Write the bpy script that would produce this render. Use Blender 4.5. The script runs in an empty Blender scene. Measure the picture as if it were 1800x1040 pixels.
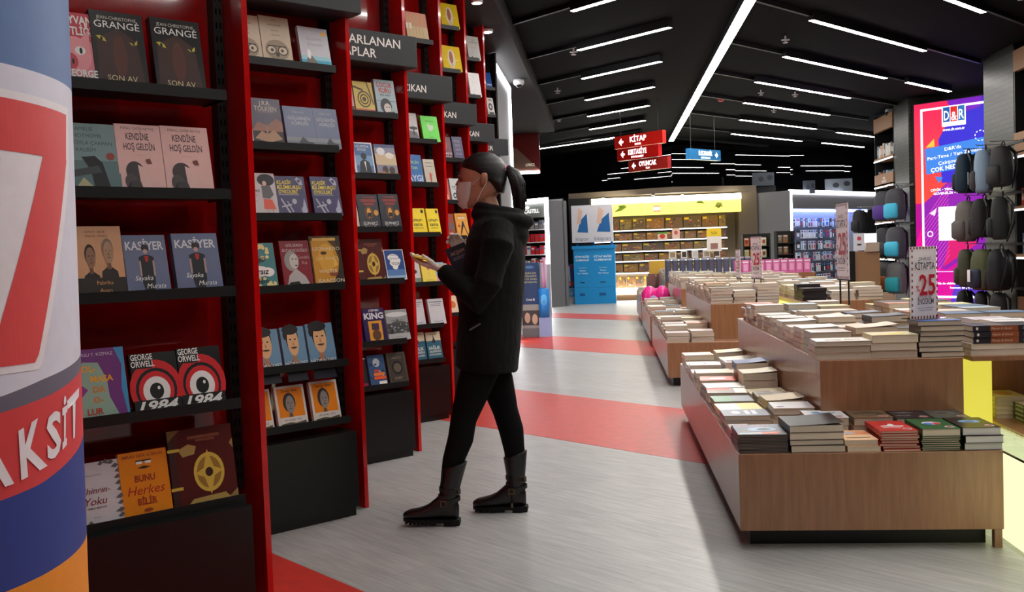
import bpy, math, random
from mathutils import Vector, Matrix
C = bpy.context.scene.collection
SC = bpy.context.scene
# ------------------------------------------------------------ camera, world, exposure
def make_camera():
    cd = bpy.data.cameras.new('camera'); cd.lens = 34.0; cd.sensor_width = 36; cd.clip_end = 200
    ob = bpy.data.objects.new('camera', cd); C.objects.link(ob)
    p, r, y = .04189, .03560, .10123
    cy, sy = math.cos(y), math.sin(y)
    fwd = Vector((-sy*math.cos(p), cy*math.cos(p), -math.sin(p)))
    right = Vector((cy, sy, 0)); down = fwd.cross(right)
    r2 = math.cos(r)*right + math.sin(r)*down; d2 = -math.sin(r)*right + math.cos(r)*down
    m = Matrix((r2, -d2, -fwd)).transposed().to_4x4(); m.translation = (0, 0, 1.25)
    ob.matrix_world = m; SC.camera = ob
make_camera()
w = bpy.data.worlds.new('world'); SC.world = w; w.use_nodes = True
w.node_tree.nodes['Background'].inputs[0].default_value = (.55, .6, .7, 1)
w.node_tree.nodes['Background'].inputs[1].default_value = .035
SC.view_settings.view_transform = 'Standard'; SC.view_settings.look = 'None'
SC.view_settings.exposure = 1.12; SC.view_settings.gamma = 1
LED = 24.0          # radiance of the ceiling strips
random.seed(7)
# ------------------------------------------------------------ materials
def lin(c):
    return tuple((x/255/12.92 if x/255 <= .04045 else ((x/255+.055)/1.055)**2.4) for x in c)
MC = {}
def newmat(name):
    m = bpy.data.materials.new(name); m.use_nodes = True
    nt = m.node_tree; return m, nt, nt.nodes['Principled BSDF']
def M(k):
    """k: (r,g,b) printed paper, ('g',r,g,b[,rough]) glossy plastic, ('e',r,g,b,strength) lit, or a named surface"""
    if k in MC: return MC[k]
    if isinstance(k, str): m = NAMED[k]()
    else:
        kind = 'p'; rough = .42; st = 0
        if isinstance(k[0], str):
            kind = k[0]; c = k[1:4]
            if kind == 'g': rough = k[4] if len(k) > 4 else .3
            if kind == 'e': st = k[4]
        else: c = k
        m, nt, b = newmat('paint_%d_%d_%d_%s' % (c[0], c[1], c[2], kind))
        col = lin(c)
        b.inputs['Roughness'].default_value = rough
        b.inputs['Specular IOR Level'].default_value = .35
        if kind == 'e':
            b.inputs['Base Color'].default_value = (*[x*.3 for x in col], 1)
            b.inputs['Emission Color'].default_value = (*col, 1); b.inputs['Emission Strength'].default_value = st
            b.inputs['Roughness'].default_value = .6
        else:
            tc = nt.nodes.new('ShaderNodeTexCoord'); nz = nt.nodes.new('ShaderNodeTexNoise'); nz.inputs['Scale'].default_value = 35
            mx = nt.nodes.new('ShaderNodeMix'); mx.data_type = 'RGBA'
            nt.links.new(tc.outputs['Object'], nz.inputs['Vector']); nt.links.new(nz.outputs['Fac'], mx.inputs['Factor'])
            mx.inputs['A'].default_value = (*[x*.93 for x in col], 1); mx.inputs['B'].default_value = (*[min(1, x*1.05) for x in col], 1)
            nt.links.new(mx.outputs['Result'], b.inputs['Base Color'])
    MC[k] = m; return m
def tex(nt, kind, scale, rot=(0, 0, 0), coord='Object', **kw):
    tc = nt.nodes.new('ShaderNodeTexCoord'); mp = nt.nodes.new('ShaderNodeMapping')
    mp.inputs['Scale'].default_value = scale; mp.inputs['Rotation'].default_value = rot
    n = nt.nodes.new('ShaderNodeTex'+kind)
    nt.links.new(tc.outputs[coord], mp.inputs['Vector']); nt.links.new(mp.outputs[0], n.inputs['Vector'])
    for a, v in kw.items(): n.inputs[a].default_value = v
    return n
def ramp(nt, src, stops):
    r = nt.nodes.new('ShaderNodeValToRGB'); nt.links.new(src, r.inputs['Fac'])
    e = r.color_ramp.elements
    e[0].position, e[0].color = stops[0][0], (*lin(stops[0][1]), 1)
    e[1].position, e[1].color = stops[-1][0], (*lin(stops[-1][1]), 1)
    for p, c in stops[1:-1]:
        q = e.new(p); q.color = (*lin(c), 1)
    return r.outputs['Color']
def bump(nt, b, src, strength, dist=.01):
    n = nt.nodes.new('ShaderNodeBump'); n.inputs['Strength'].default_value = strength; n.inputs['Distance'].default_value = dist
    nt.links.new(src, n.inputs['Height']); nt.links.new(n.outputs[0], b.inputs['Normal'])
def simple(name, c, rough=.5, spec=.5, metal=0, coat=0, scale=12, var=.1, bmp=0):
    def f():
        m, nt, b = newmat(name)
        n = tex(nt, 'Noise', (scale,)*3, Detail=4)
        nt.links.new(ramp(nt, n.outputs['Fac'], [(.3, [x*(1-var) for x in c]), (.7, [min(255, x*(1+var)) for x in c])]), b.inputs['Base Color'])
        b.inputs['Roughness'].default_value = rough; b.inputs['Specular IOR Level'].default_value = spec
        b.inputs['Metallic'].default_value = metal; b.inputs['Coat Weight'].default_value = coat; b.inputs['Coat Roughness'].default_value = .03
        if bmp: bump(nt, b, n.outputs['Fac'], bmp)
        return m
    return f
def wood():
    m, nt, b = newmat('oak_laminate')
    n = tex(nt, 'Noise', (70, 70, 1.2), Detail=5); n2 = tex(nt, 'Noise', (9, 9, .8), Detail=2)
    mx = nt.nodes.new('ShaderNodeMix'); mx.data_type = 'RGBA'; mx.inputs['Factor'].default_value = .45
    nt.links.new(ramp(nt, n.outputs['Fac'], [(.3, (136, 92, 62)), (.7, (162, 115, 80))]), mx.inputs['A'])
    nt.links.new(ramp(nt, n2.outputs['Fac'], [(.35, (132, 88, 58)), (.65, (166, 119, 84))]), mx.inputs['B'])
    nt.links.new(mx.outputs['Result'], b.inputs['Base Color'])
    b.inputs['Roughness'].default_value = .3; b.inputs['Specular IOR Level'].default_value = .75; b.inputs['Coat Weight'].default_value = .3; b.inputs['Coat Roughness'].default_value = .25
    return m
def floor_mat():
    m, nt, b = newmat('vinyl_plank_floor')
    tc = nt.nodes.new('ShaderNodeTexCoord'); mp = nt.nodes.new('ShaderNodeMapping'); mp.inputs['Rotation'].default_value = (0, 0, math.radians(-137.9+90))
    nt.links.new(tc.outputs['Object'], mp.inputs['Vector'])
    # after rotation X runs across the stripes, Y along
    sx = nt.nodes.new('ShaderNodeSeparateXYZ'); nt.links.new(tc.outputs['Object'], sx.inputs[0])
    # planks run along the stripes (direction -47.9 deg from the aisle)
    a = math.radians(-47.9); dx, dy = math.sin(a), math.cos(a)
    def dot(ax, ay):
        p = nt.nodes.new('ShaderNodeVectorMath'); p.operation = 'DOT_PRODUCT'; p.inputs[1].default_value = (ax, ay, 0)
        nt.links.new(tc.outputs['Object'], p.inputs[0]); return p.outputs['Value']
    al, ac = dot(dx, dy), dot(dy, -dx)
    cb = nt.nodes.new('ShaderNodeCombineXYZ'); nt.links.new(al, cb.inputs[0]); nt.links.new(ac, cb.inputs[1])
    br = nt.nodes.new('ShaderNodeTexBrick'); br.offset = .37; br.inputs['Scale'].default_value = 1
    br.inputs['Brick Width'].default_value = 1.2; br.inputs['Row Height'].default_value = .18; br.inputs['Mortar Size'].default_value = .0012
    br.inputs['Color1'].default_value = (.80, .80, .80, 1); br.inputs['Color2'].default_value = (1, 1, 1, 1); br.inputs['Mortar'].default_value = (.4, .4, .4, 1)
    nt.links.new(cb.outputs[0], br.inputs['Vector'])
    mp2 = nt.nodes.new('ShaderNodeMapping'); mp2.inputs['Scale'].default_value = (.9, 9, 1); nt.links.new(cb.outputs[0], mp2.inputs['Vector'])
    nz = nt.nodes.new('ShaderNodeTexNoise'); nz.inputs['Detail'].default_value = 5; nt.links.new(mp2.outputs[0], nz.inputs['Vector'])
    g = ramp(nt, nz.outputs['Fac'], [(.3, (150, 150, 149)), (.5, (163, 163, 162)), (.7, (175, 175, 174))])
    mu = nt.nodes.new('ShaderNodeMix'); mu.data_type = 'RGBA'; mu.blend_type = 'MULTIPLY'; mu.inputs['Factor'].default_value = .55
    nt.links.new(g, mu.inputs['A']); nt.links.new(br.outputs['Color'], mu.inputs['B'])
    nt.links.new(mu.outputs['Result'], b.inputs['Base Color'])
    b.inputs['Roughness'].default_value = .38; b.inputs['Specular IOR Level'].default_value = .4
    return m
def ceil_mat():
    m, nt, b = newmat('black_mesh_ceiling')
    wv = tex(nt, 'Wave', (1, 1, 1), rot=(0, 0, math.radians(12)), Scale=9); 
    n = tex(nt, 'Noise', (1.3, 1.3, 1), Detail=3)
    c1 = ramp(nt, wv.outputs['Fac'], [(.35, (0, 0, 1)), (.75, (7, 7, 10))]); c2 = ramp(nt, n.outputs['Fac'], [(.3, (90, 90, 90)), (.7, (255, 255, 255))])
    mu = nt.nodes.new('ShaderNodeMix'); mu.data_type = 'RGBA'; mu.blend_type = 'MULTIPLY'; mu.inputs['Factor'].default_value = 1
    nt.links.new(c1, mu.inputs['A']); nt.links.new(c2, mu.inputs['B']); nt.links.new(mu.outputs['Result'], b.inputs['Base Color'])
    b.inputs['Roughness'].default_value = .85; b.inputs['Specular IOR Level'].default_value = .08; return m
def brick_mat():
    m, nt, b = newmat('dark_painted_brick')
    br = nt.nodes.new('ShaderNodeTexBrick'); br.inputs['Scale'].default_value = 1
    tc = nt.nodes.new('ShaderNodeTexCoord'); sx = nt.nodes.new('ShaderNodeSeparateXYZ'); cb = nt.nodes.new('ShaderNodeCombineXYZ'); ad = nt.nodes.new('ShaderNodeMath')
    nt.links.new(tc.outputs['Object'], sx.inputs[0]); nt.links.new(sx.outputs[0], ad.inputs[0]); nt.links.new(sx.outputs[1], ad.inputs[1])
    nt.links.new(ad.outputs[0], cb.inputs[0]); nt.links.new(sx.outputs[2], cb.inputs[1]); nt.links.new(cb.outputs[0], br.inputs['Vector'])
    br.inputs['Brick Width'].default_value = .22; br.inputs['Row Height'].default_value = .07; br.inputs['Mortar Size'].default_value = .006
    br.inputs['Color1'].default_value = (.032, .036, .031, 1); br.inputs['Color2'].default_value = (.05, .054, .047, 1); br.inputs['Mortar'].default_value = (.015, .016, .015, 1)
    nt.links.new(br.outputs['Color'], b.inputs['Base Color']); bump(nt, b, br.outputs['Fac'], -.6); b.inputs['Roughness'].default_value = .35
    return m
def pages_white():
    m, nt, b = newmat('white_page_edges'); n = tex(nt, 'Noise', (3, 3, 900), Detail=2)
    nt.links.new(ramp(nt, n.outputs['Fac'], [(.3, (205, 203, 200)), (.7, (236, 234, 232))]), b.inputs['Base Color']); b.inputs['Roughness'].default_value = .8; return m
def pages():
    m, nt, b = newmat('page_edges')
    n = tex(nt, 'Noise', (3, 3, 900), Detail=2); oi = nt.nodes.new('ShaderNodeObjectInfo')
    hs = nt.nodes.new('ShaderNodeHueSaturation'); 
    mr = nt.nodes.new('ShaderNodeMapRange'); mr.inputs[3].default_value = .78; mr.inputs[4].default_value = 1.08
    nt.links.new(oi.outputs['Random'], mr.inputs[0]); nt.links.new(mr.outputs[0], hs.inputs['Value'])
    nt.links.new(ramp(nt, n.outputs['Fac'], [(.3, (192, 176, 156)), (.7, (230, 217, 198))]), hs.inputs['Color'])
    nt.links.new(hs.outputs[0], b.inputs['Base Color']); b.inputs['Roughness'].default_value = .8; return m
def knit():
    m, nt, b = newmat('black_fleece')
    n = tex(nt, 'Noise', (5, 5, 3.5), Detail=1); n2 = tex(nt, 'Noise', (400, 400, 400))
    nt.links.new(ramp(nt, n2.outputs['Fac'], [(.3, (4, 4, 5)), (.7, (11, 11, 13))]), b.inputs['Base Color'])
    bump(nt, b, n.outputs['Fac'], .12, .05); b.inputs['Roughness'].default_value = .85; b.inputs['Sheen Weight'].default_value = .03; b.inputs['Specular IOR Level'].default_value = .2
    return m
def hair():
    m, nt, b = newmat('dark_brown_hair')
    n = tex(nt, 'Noise', (9, 110, 70), Detail=2)
    nt.links.new(ramp(nt, n.outputs['Fac'], [(.3, (5, 4, 4)), (.75, (20, 14, 12))]), b.inputs['Base Color'])
    bump(nt, b, n.outputs['Fac'], .35, .004); b.inputs['Roughness'].default_value = .38; return m
def glass():
    m, nt, b = newmat('clear_acrylic'); b.inputs['Base Color'].default_value = (.9, .95, .92, 1)
    b.inputs['Transmission Weight'].default_value = 1; b.inputs['Roughness'].default_value = .03; b.inputs['IOR'].default_value = 1.2; return m
NAMED = {'wood': wood, 'floor': floor_mat, 'ceiling': ceil_mat, 'brick': brick_mat, 'pages': pages, 'pages_white': pages_white, 'knit': knit, 'hair': hair, 'acrylic': glass,
 'redfloor': simple('red_vinyl_stripe', (188, 52, 43), .4, .4, scale=3, var=.05),
 'lacquer': simple('red_lacquer', (196, 16, 16), .14, .45, coat=.5, scale=3, var=.04),
 'lacquerback': simple('red_gloss_back_panel', (158, 10, 12), .07, .5, coat=.8, scale=3, var=.05),
 'blackmetal': simple('black_powder_metal', (17, 18, 19), .45, .4, scale=40, var=.12),
 'slot': simple('slot_hole', (3, 3, 3), .9, .1),
 'cabinet': simple('black_cabinet', (12, 12, 13), .35, .45, scale=30, var=.12),
 'signboard': simple('charcoal_sign', (36, 38, 42), .5, .4, scale=60, var=.08),
 'soffit': simple('dark_grey_plaster', (42, 41, 40), .8, .2, scale=6, var=.08),
 'blackwall': simple('black_wall', (14, 14, 16), .55, .3, scale=4, var=.15),
 'darkglass': simple('black_glass_panels', (3, 3, 5), .015, .9, scale=1, var=.3),
 'greypanel': simple('grey_panel', (98, 98, 102), .6, .3, scale=80, var=.05),
 'taupe': simple('taupe_panel', (96, 84, 70), .6, .3, scale=80, var=.06),
 'skin': simple('skin', (176, 128, 104), .5, .35, scale=25, var=.05),
 'leather': simple('black_leather', (6, 6, 6), .3, .6, scale=45, var=.25, bmp=.12),
 'rubber': simple('black_rubber', (5, 5, 5), .7, .3, scale=30, var=.15),
 'brass': simple('aged_brass', (120, 104, 82), .35, .5, metal=.9, scale=60),
 'latex': simple('white_latex', (226, 218, 208), .45, .4, scale=30, var=.06, bmp=.2),
 'mask': simple('white_mask_fabric', (214, 220, 216), .85, .2, scale=150, var=.04),
 'legging': simple('black_legging', (9, 9, 10), .8, .15, scale=60, var=.2),
 'chrome': simple('brushed_steel', (150, 150, 150), .25, .5, metal=1),
 'whiteplastic': simple('white_plastic', (215, 215, 215), .4, .4),
 'desk': simple('desk_oak', (150, 112, 80), .5, .3, scale=30, var=.1),
}
# ------------------------------------------------------------ mesh builder
class MB:
    def __init__(s): s.v = []; s.f = []; s.m = []; s.k = []
    def mi(s, k):
        if k not in s.k: s.k.append(k)
        return s.k.index(k)
    def add(s, vs, fs, k, X=None):
        o = len(s.v); s.v += [tuple(X @ Vector(v)) if X is not None else tuple(v) for v in vs]
        i = s.mi(k)
        for f in fs: s.f.append(tuple(o+a for a in f)); s.m.append(i)
    def box(s, x0, x1, y0, y1, z0, z1, k, X=None, bev=0):
        if bev:
            b = bev; vs = []
            bm = __import__('bmesh').new(); __import__('bmesh').ops.create_cube(bm, size=1)
            for v in bm.verts: v.co = Vector((x0+(v.co.x+.5)*(x1-x0), y0+(v.co.y+.5)*(y1-y0), z0+(v.co.z+.5)*(z1-z0)))
            __import__('bmesh').ops.bevel(bm, geom=bm.edges[:], offset=b, segments=2, affect='EDGES', profile=.5)
            bm.verts.index_update(); vs = [v.co.copy() for v in bm.verts]; fs = [[v.index for v in f.verts] for f in bm.faces]; bm.free()
            s.add(vs, fs, k, X); return s
        vs = [(x0, y0, z0), (x1, y0, z0), (x1, y1, z0), (x0, y1, z0), (x0, y0, z1), (x1, y0, z1), (x1, y1, z1), (x0, y1, z1)]
        s.add(vs, [(0, 3, 2, 1), (4, 5, 6, 7), (0, 1, 5, 4), (1, 2, 6, 5), (2, 3, 7, 6), (3, 0, 4, 7)], k, X); return s
    def tube(s, pts, r, k, n=8, cap=True):
        pts = [Vector(p) for p in pts]; rs = r if isinstance(r, (list, tuple)) else [r]*len(pts)
        o = len(s.v); i = s.mi(k)
        for j, p in enumerate(pts):
            t = (pts[min(j+1, len(pts)-1)]-pts[max(j-1, 0)]).normalized()
            a = t.cross(Vector((0, 0, 1)));
            if a.length < .05: a = t.cross(Vector((0, 1, 0)))
            a.normalize(); b = t.cross(a)
            for q in range(n):
                an = 2*math.pi*q/n; s.v.append(tuple(p+rs[j]*(math.cos(an)*a+math.sin(an)*b)))
        for j in range(len(pts)-1):
            for q in range(n):
                q2 = (q+1) % n; s.f.append((o+j*n+q, o+j*n+q2, o+(j+1)*n+q2, o+(j+1)*n+q)); s.m.append(i)
        if cap:
            s.f.append(tuple(o+q for q in range(n))[::-1]); s.f.append(tuple(o+(len(pts)-1)*n+q for q in range(n))); s.m += [i, i]
        return s
    def loft(s, secs, k, n=24, cap=True):
        """secs: (centre, axis_a, axis_b[, power])"""
        o = len(s.v); i = s.mi(k)
        for sec in secs:
            c, a, b = Vector(sec[0]), Vector(sec[1]), Vector(sec[2])
            pw = sec[3] if len(sec) > 3 else 1
            for q in range(n):
                an = 2*math.pi*q/n; ca, sa = math.cos(an), math.sin(an)
                ca = math.copysign(abs(ca)**pw, ca); sa = math.copysign(abs(sa)**pw, sa)
                s.v.append(tuple(c+ca*a+sa*b))
        for j in range(len(secs)-1):
            for q in range(n):
                q2 = (q+1) % n; s.f.append((o+j*n+q, o+j*n+q2, o+(j+1)*n+q2, o+(j+1)*n+q)); s.m.append(i)
        if cap:
            s.f.append(tuple(o+q for q in range(n))[::-1]); s.f.append(tuple(o+(len(secs)-1)*n+q for q in range(n))); s.m += [i, i]
        return s
    def ball(s, c, r, k, n=14, m=9):
        r = r if isinstance(r, (tuple, list)) else (r, r, r)
        secs = []
        for j in range(m):
            t = math.pi*(j+.001)/(m-1+.002); sr, cz = math.sin(t), -math.cos(t)
            secs.append(((c[0], c[1], c[2]+r[2]*cz), (r[0]*sr+1e-5, 0, 0), (0, r[1]*sr+1e-5, 0)))
        return s.loft(secs, k, n)
    def prism(s, pts, z0, z1, k, X=None):
        n = len(pts); vs = [(x, y, z0) for x, y in pts]+[(x, y, z1) for x, y in pts]
        fs = [tuple(range(n))[::-1], tuple(range(n, 2*n))]+[(a, (a+1) % n, n+(a+1) % n, n+a) for a in range(n)]
        s.add(vs, fs, k, X); return s
    def build(s, name, parent=None, smooth=False, remesh=0, sm_it=0):
        me = bpy.data.meshes.new(name); me.from_pydata(s.v, [], s.f)
        for k in s.k: me.materials.append(M(k))
        me.polygons.foreach_set('material_index', s.m)
        if smooth: me.polygons.foreach_set('use_smooth', [True]*len(s.f))
        me.update()
        o = bpy.data.objects.new(name, me); C.objects.link(o)
        if remesh:
            r = o.modifiers.new('r', 'REMESH'); r.mode = 'VOXEL'; r.voxel_size = remesh; r.use_smooth_shade = True
            if sm_it:
                q = o.modifiers.new('s', 'SMOOTH'); q.iterations = sm_it; q.factor = .5
            bpy.context.view_layer.update(); dg = bpy.context.evaluated_depsgraph_get()
            m2 = bpy.data.meshes.new_from_object(o.evaluated_get(dg)); o.modifiers.clear(); o.data = m2; m2.name = name
            m2.materials.clear(); m2.materials.append(M(s.k[0]))
            m2.polygons.foreach_set('use_smooth', [True]*len(m2.polygons))
        if parent: o.parent = parent
        return o
def tag(o, label, cat, group=None):
    o['label'] = label; o['category'] = cat
    if group: o['group'] = group
    return o
def thing(name, label, cat, loc=(0, 0, 0), rz=0, group=None, mat=None):
    o = bpy.data.objects.new(name, None); C.objects.link(o); o.empty_display_size = .05
    if mat is not None: o.matrix_world = mat
    else: o.location = loc; o.rotation_euler = (0, 0, rz)
    return tag(o, label, cat, group)
def struct(o): o['kind'] = 'structure'; return o
TC = {}
def textmesh(t, bold=0, shear=0):
    key = (t, bold, shear)
    if key in TC: return TC[key]
    cu = bpy.data.curves.new('t', 'FONT'); cu.body = t; cu.size = 1; cu.offset = bold; cu.shear = shear; cu.resolution_u = 2; cu.fill_mode = 'FRONT'
    ob = bpy.data.objects.new('t', cu)
    me = ob.to_mesh(); vs = [(v.co.x, v.co.y) for v in me.vertices]; fs = [tuple(p.vertices) for p in me.polygons]
    ob.to_mesh_clear(); bpy.data.objects.remove(ob); bpy.data.curves.remove(cu)
    if not vs: vs = [(0, 0), (.01, 0), (0, .01)]; fs = [(0, 1, 2)]
    TC[key] = (vs, fs, min(a for a, _ in vs), max(a for a, _ in vs)); return TC[key]
def draw(mb, ops, W, H, fn, z0=.0003, dz=.00015):
    """flat printing: ops in fractions of W,H; fn maps (x,y,z) to local space"""
    for i, op in enumerate(ops):
        z = z0+i*dz; t = op[0]
        if t == 'r':
            _, a, b, c, d, k = op; n = 5
            vs = [fn((a+(c-a)*j/n)*W, y*H, z) for y in (b, d) for j in range(n+1)]
            mb.add(vs, [(j, j+1, n+2+j, n+1+j) for j in range(n)], k)
        elif t == 'e':
            _, cx, cy, rx, ry, k = op; n = 22
            mb.add([fn((cx+rx*math.cos(2*math.pi*j/n))*W, (cy+ry*math.sin(2*math.pi*j/n))*H, z) for j in range(n)], [tuple(range(n))], k)
        elif t == 'p':
            mb.add([fn(x*W, y*H, z) for x, y in op[1]], [tuple(range(len(op[1])))], op[2])
        elif t == 't':
            s, cx, cy, h, k, mw = op[1:7]; o = op[7] if len(op) > 7 else {}
            vs, fs, x0, x1 = textmesh(s, o.get('b', 0), o.get('s', 0))
            sc = h*H/.7; wx = (x1-x0)*sc; sx = sc*min(1, mw*W/wx) if not o.get('fill') else mw*W/(x1-x0)
            al = o.get('a', 'c'); ox = cx*W-(x0+x1)/2*sx if al == 'c' else (cx*W-x0*sx if al == 'l' else cx*W-x1*sx)
            rt = math.radians(o.get('r', 0)); cr, sr = math.cos(rt), math.sin(rt); px, py = cx*W, cy*H
            out = []
            for x, y in vs:
                X, Y = ox+x*sx, cy*H-h*H/2+y*sc
                if rt: X, Y = px+(X-px)*cr-(Y-py)*sr, py+(X-px)*sr+(Y-py)*cr
                out.append(fn(X, Y, z))
            mb.add(out, fs, k)
WH = (236, 234, 230); BK = (14, 14, 15)
# ------------------------------------------------------------ books
def book_parts(root, w, h, t, col, ops=(), curl=0, pg='pages', spine=None, bow=0):
    """closed book lying face up, spine on the left (-x); cover and pages are parts"""
    c = MB(); e = .0012; n = 6
    def lift(x, y=0): u = max(0, x/w+.5); return curl*u*u + bow*(.25-(x/w)**2)
    for z0, z1, lf in ((0, e, 0), (t-e, t, 1)):
        vs = []
        for zz in (z0, z1):
            for j in range(n+1):
                x = -w/2+w*j/n
                for y in (-h/2, h/2): vs.append((x, y, zz+(lift(x) if lf else 0)))
        m = 2*(n+1); fs = []
        for j in range(n):
            a = 2*j; fs += [(a, a+1, a+3, a+2), (m+a, m+a+2, m+a+3, m+a+1), (a, a+2, m+a+2, m+a), (a+1, m+a+1, m+a+3, a+3)]
        fs += [(0, m, m+1, 1), (2*n, 2*n+1, m+2*n+1, m+2*n)]
        c.add(vs, fs, col)
    c.box(-w/2, -w/2+e, -h/2, h/2, 0, t, spine or col)
    if ops: draw(c, ops, w, h, lambda x, y, z: (x-w/2, y-h/2, t+z+lift(x-w/2)))
    c.build('cover', root)
    p = MB(); g = .0025
    p.box(-w/2+e, w/2-g, -h/2+g, h/2-g, e, t-e, pg); p.build('page_block', root)
# ------------------------------------------------------------ setting
LA = math.radians(-47.9); BAY = math.radians(43.12); RA = math.radians(41.0)
def dirv(a): return Vector((math.sin(a), math.cos(a), 0))
def frame(origin, a):
    """local x along heading a (from the aisle axis), y horizontal to its left (away), z up"""
    u = dirv(a); y = Vector((-u.y, u.x, 0)); m = Matrix((u, y, Vector((0, 0, 1)))).transposed().to_4x4(); m.translation = Vector(origin); return m
struct(MB().box(-14, 16, -6, 32, -.1, 0, 'floor').build('floor'))
# red stripes laid into the floor, all at one heading
def stripe(n, b0, b1, x0=-3.2, x1=5.6):
    s = -math.tan(math.radians(90-47.9))
    mb = MB(); mb.prism([(x0, b0+s*x0), (x1, b0+s*x1), (x1, b1+s*x1), (x0, b1+s*x0)], 0, .0015, 'redfloor')
    o = mb.build('trim_%d' % n); struct(o)
for i, (b0, b1) in enumerate([(.75, 2.66), (6.13, 8.12), (11.95, 13.9), (17.9, 19.4)]): stripe(i+1, b0, b1)
struct(MB().box(-14, 16, -6, 32, 3.95, 4.1, 'ceiling').build('ceiling'))
struct(MB().box(-4.6, -4.5, -6, 19.6, 0, 4.1, 'blackwall').build('wall_left'))
struct(MB().box(-14, -13.9, 16, 32, 0, 4.1, 'blackwall').build('wall_left_far'))
struct(MB().box(-13.9, -4.6, 16, 16.1, 0, 4.1, 'blackwall').build('wall_left_side'))
struct(MB().box(15.9, 16, -6, 32, 0, 4.1, 'blackwall').build('wall_right'))
struct(MB().box(-4.5, 16, -6.1, -6, 0, 4.1, 'greypanel').build('wall_front'))
struct(MB().box(-14, 16, 32, 32.1, 0, 4.1, 'blackwall').build('wall_back'))
struct(MB().box(-4.5, -1.02, -6, 19.75, 3.72, 3.95, 'soffit').build('trim_5'))
# black rails running on from the strips across the ceiling
rb = MB()
for i in range(12):
    yl = 5.6+i*2.02
    X = frame((.79, yl-.05, 3.9), LA); rb.box(0, 2.7, -.02, .02, 0, .05, 'blackmetal', X)
    X = frame((2.4, 5.3+i*2.12, 3.9), RA); rb.box(0, 5.0, -.02, .02, 0, .05, 'blackmetal', X)
    rb.box(-1.3, 0, -.02, .02, 0, .05, 'blackmetal', X)
struct(rb.build('trim_6'))
NUM = ['first', 'second', 'third', 'fourth', 'fifth', 'sixth', 'seventh', 'eighth', 'ninth', 'tenth', 'eleventh', 'twelfth', 'thirteenth', 'fourteenth', 'fifteenth', 'sixteenth', 'seventeenth', 'eighteenth', 'nineteenth', 'twentieth', 'twenty-first', 'twenty-second', 'twenty-third', 'twenty-fourth']
def led(x, y, a, L, label, group, wd=.07):
    t = thing('ceiling_light', label, 'light', mat=frame((x, y, 3.85), a), group=group)
    MB().box(0, L, -wd/2, wd/2, .004, .1, 'blackmetal').build('housing', t)
    MB().box(.004, L-.004, -wd/2+.004, wd/2-.004, 0, .004, ('e', 255, 250, 244, LED)).build('diffuser', t)
lefts = [-2.6, -.6, 1.45, 3.5, 5.5, 7.55, 9.56, 11.6, 13.65, 15.72, 17.71, 19.69, 21.8]  # the nearest run on unseen behind the viewpoint, added to light the near bays
for i, y in enumerate(lefts):
    led(.80, y, LA, 1.5, 'white tube light, left ceiling row, %s' % (NUM[i-6]+' one seen from the near end' if i > 5 else NUM[5-i]+' unseen one beyond the picture edge'), 'left row of ceiling lights')
for i, (x, y) in enumerate([(2.4, -1.1), (2.4, 1.05), (2.4, 3.2), (2.4, 5.3), (2.4, 7.4), (2.4, 9.5), (2.42, 11.66), (2.49, 13.79), (2.4, 15.76), (2.52, 17.96), (2.75, 20.3), (2.9, 22.75)]):  # strips behind the viewpoint are unseen, added as fill from the front
    led(x, y, RA, 3.03, 'long white tube light, right ceiling row, %s' % (NUM[i-5]+' one seen from the near end' if i > 4 else NUM[4-i]+' unseen one beyond the picture edge'), 'right row of ceiling lights')
led(4.95, 16.58, RA, 1.7, 'short white tube light beside the lit advertising screen', 'right row of ceiling lights')
led(5.4, 23.45, RA, 2.0, 'white tube light high above the phone accessory wall, upper one', 'right row of ceiling lights')
led(5.55, 25.7, RA, 2.2, 'white tube light high above the phone accessory wall, lower one', 'right row of ceiling lights')
led(-1.7, 24.05, math.radians(129.1), 2.4, 'white tube light left of the red hanging signs', 'left row of ceiling lights')
led(1.57, 3.5, 0, 20.1, 'long wide white light line running down the middle of the ceiling', 'central ceiling light', .125)
# the hall opens to both sides at the far end, with its own rows of lights
for i, (x, y) in enumerate([(-3.2, 20.9), (-3.6, 22.6), (-5.2, 18.8), (-5.6, 20.8), (-6.0, 22.8), (-7.8, 18.9), (-8.2, 20.9), (-8.6, 22.9)]):
    led(x, y, LA, 1.8, 'white tube light in the left side hall, %s from the aisle' % NUM[i], 'side hall ceiling lights')
for i, (x, y) in enumerate([(7.4, 20.2), (7.6, 22.4), (7.9, 24.6), (10.4, 22.6), (10.6, 24.8), (10.8, 27), (13.0, 24.6), (13.2, 27)]):
    led(x, y, RA, 2.4, 'white tube light in the right side hall, %s from the aisle' % NUM[i], 'side hall ceiling lights')
# upper back wall: black glass panels meeting in a ridge, reflecting the ceiling lights
PK = (1.62, 24.3)
def gpanels(name, p, a, n, L, kinks):
    mb = MB(); x, y = p
    for i in range(n):
        X = frame((x, y, 0), a+math.radians(kinks[i % len(kinks)])); mb.box(.004, L-.004, 0, .03, 2.82, 3.95, 'darkglass', X)
        d = dirv(a+math.radians(kinks[i % len(kinks)])); x += d.x*L; y += d.y*L
    struct(mb.build(name))
gpanels('wall_back_left', (PK[0], PK[1]+.0), math.radians(-52), 5, 2.0, [0, 2.5, -1.5])
gpanels('wall_back_right', (PK[0], PK[1]+.03), BAY+math.radians(8), 6, 2.2, [0, -2, 1.5])
# right wall: brick columns with shelving and an angled lit screen between them
struct(MB().box(5.7, 6.3, 14.28, 15.36, 0, 3.95, 'brick').build('wall_right_column'))
struct(MB().box(5.7, 6.3, 19.05, 19.98, 0, 3.95, 'brick').build('wall_right_column_far'))
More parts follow.
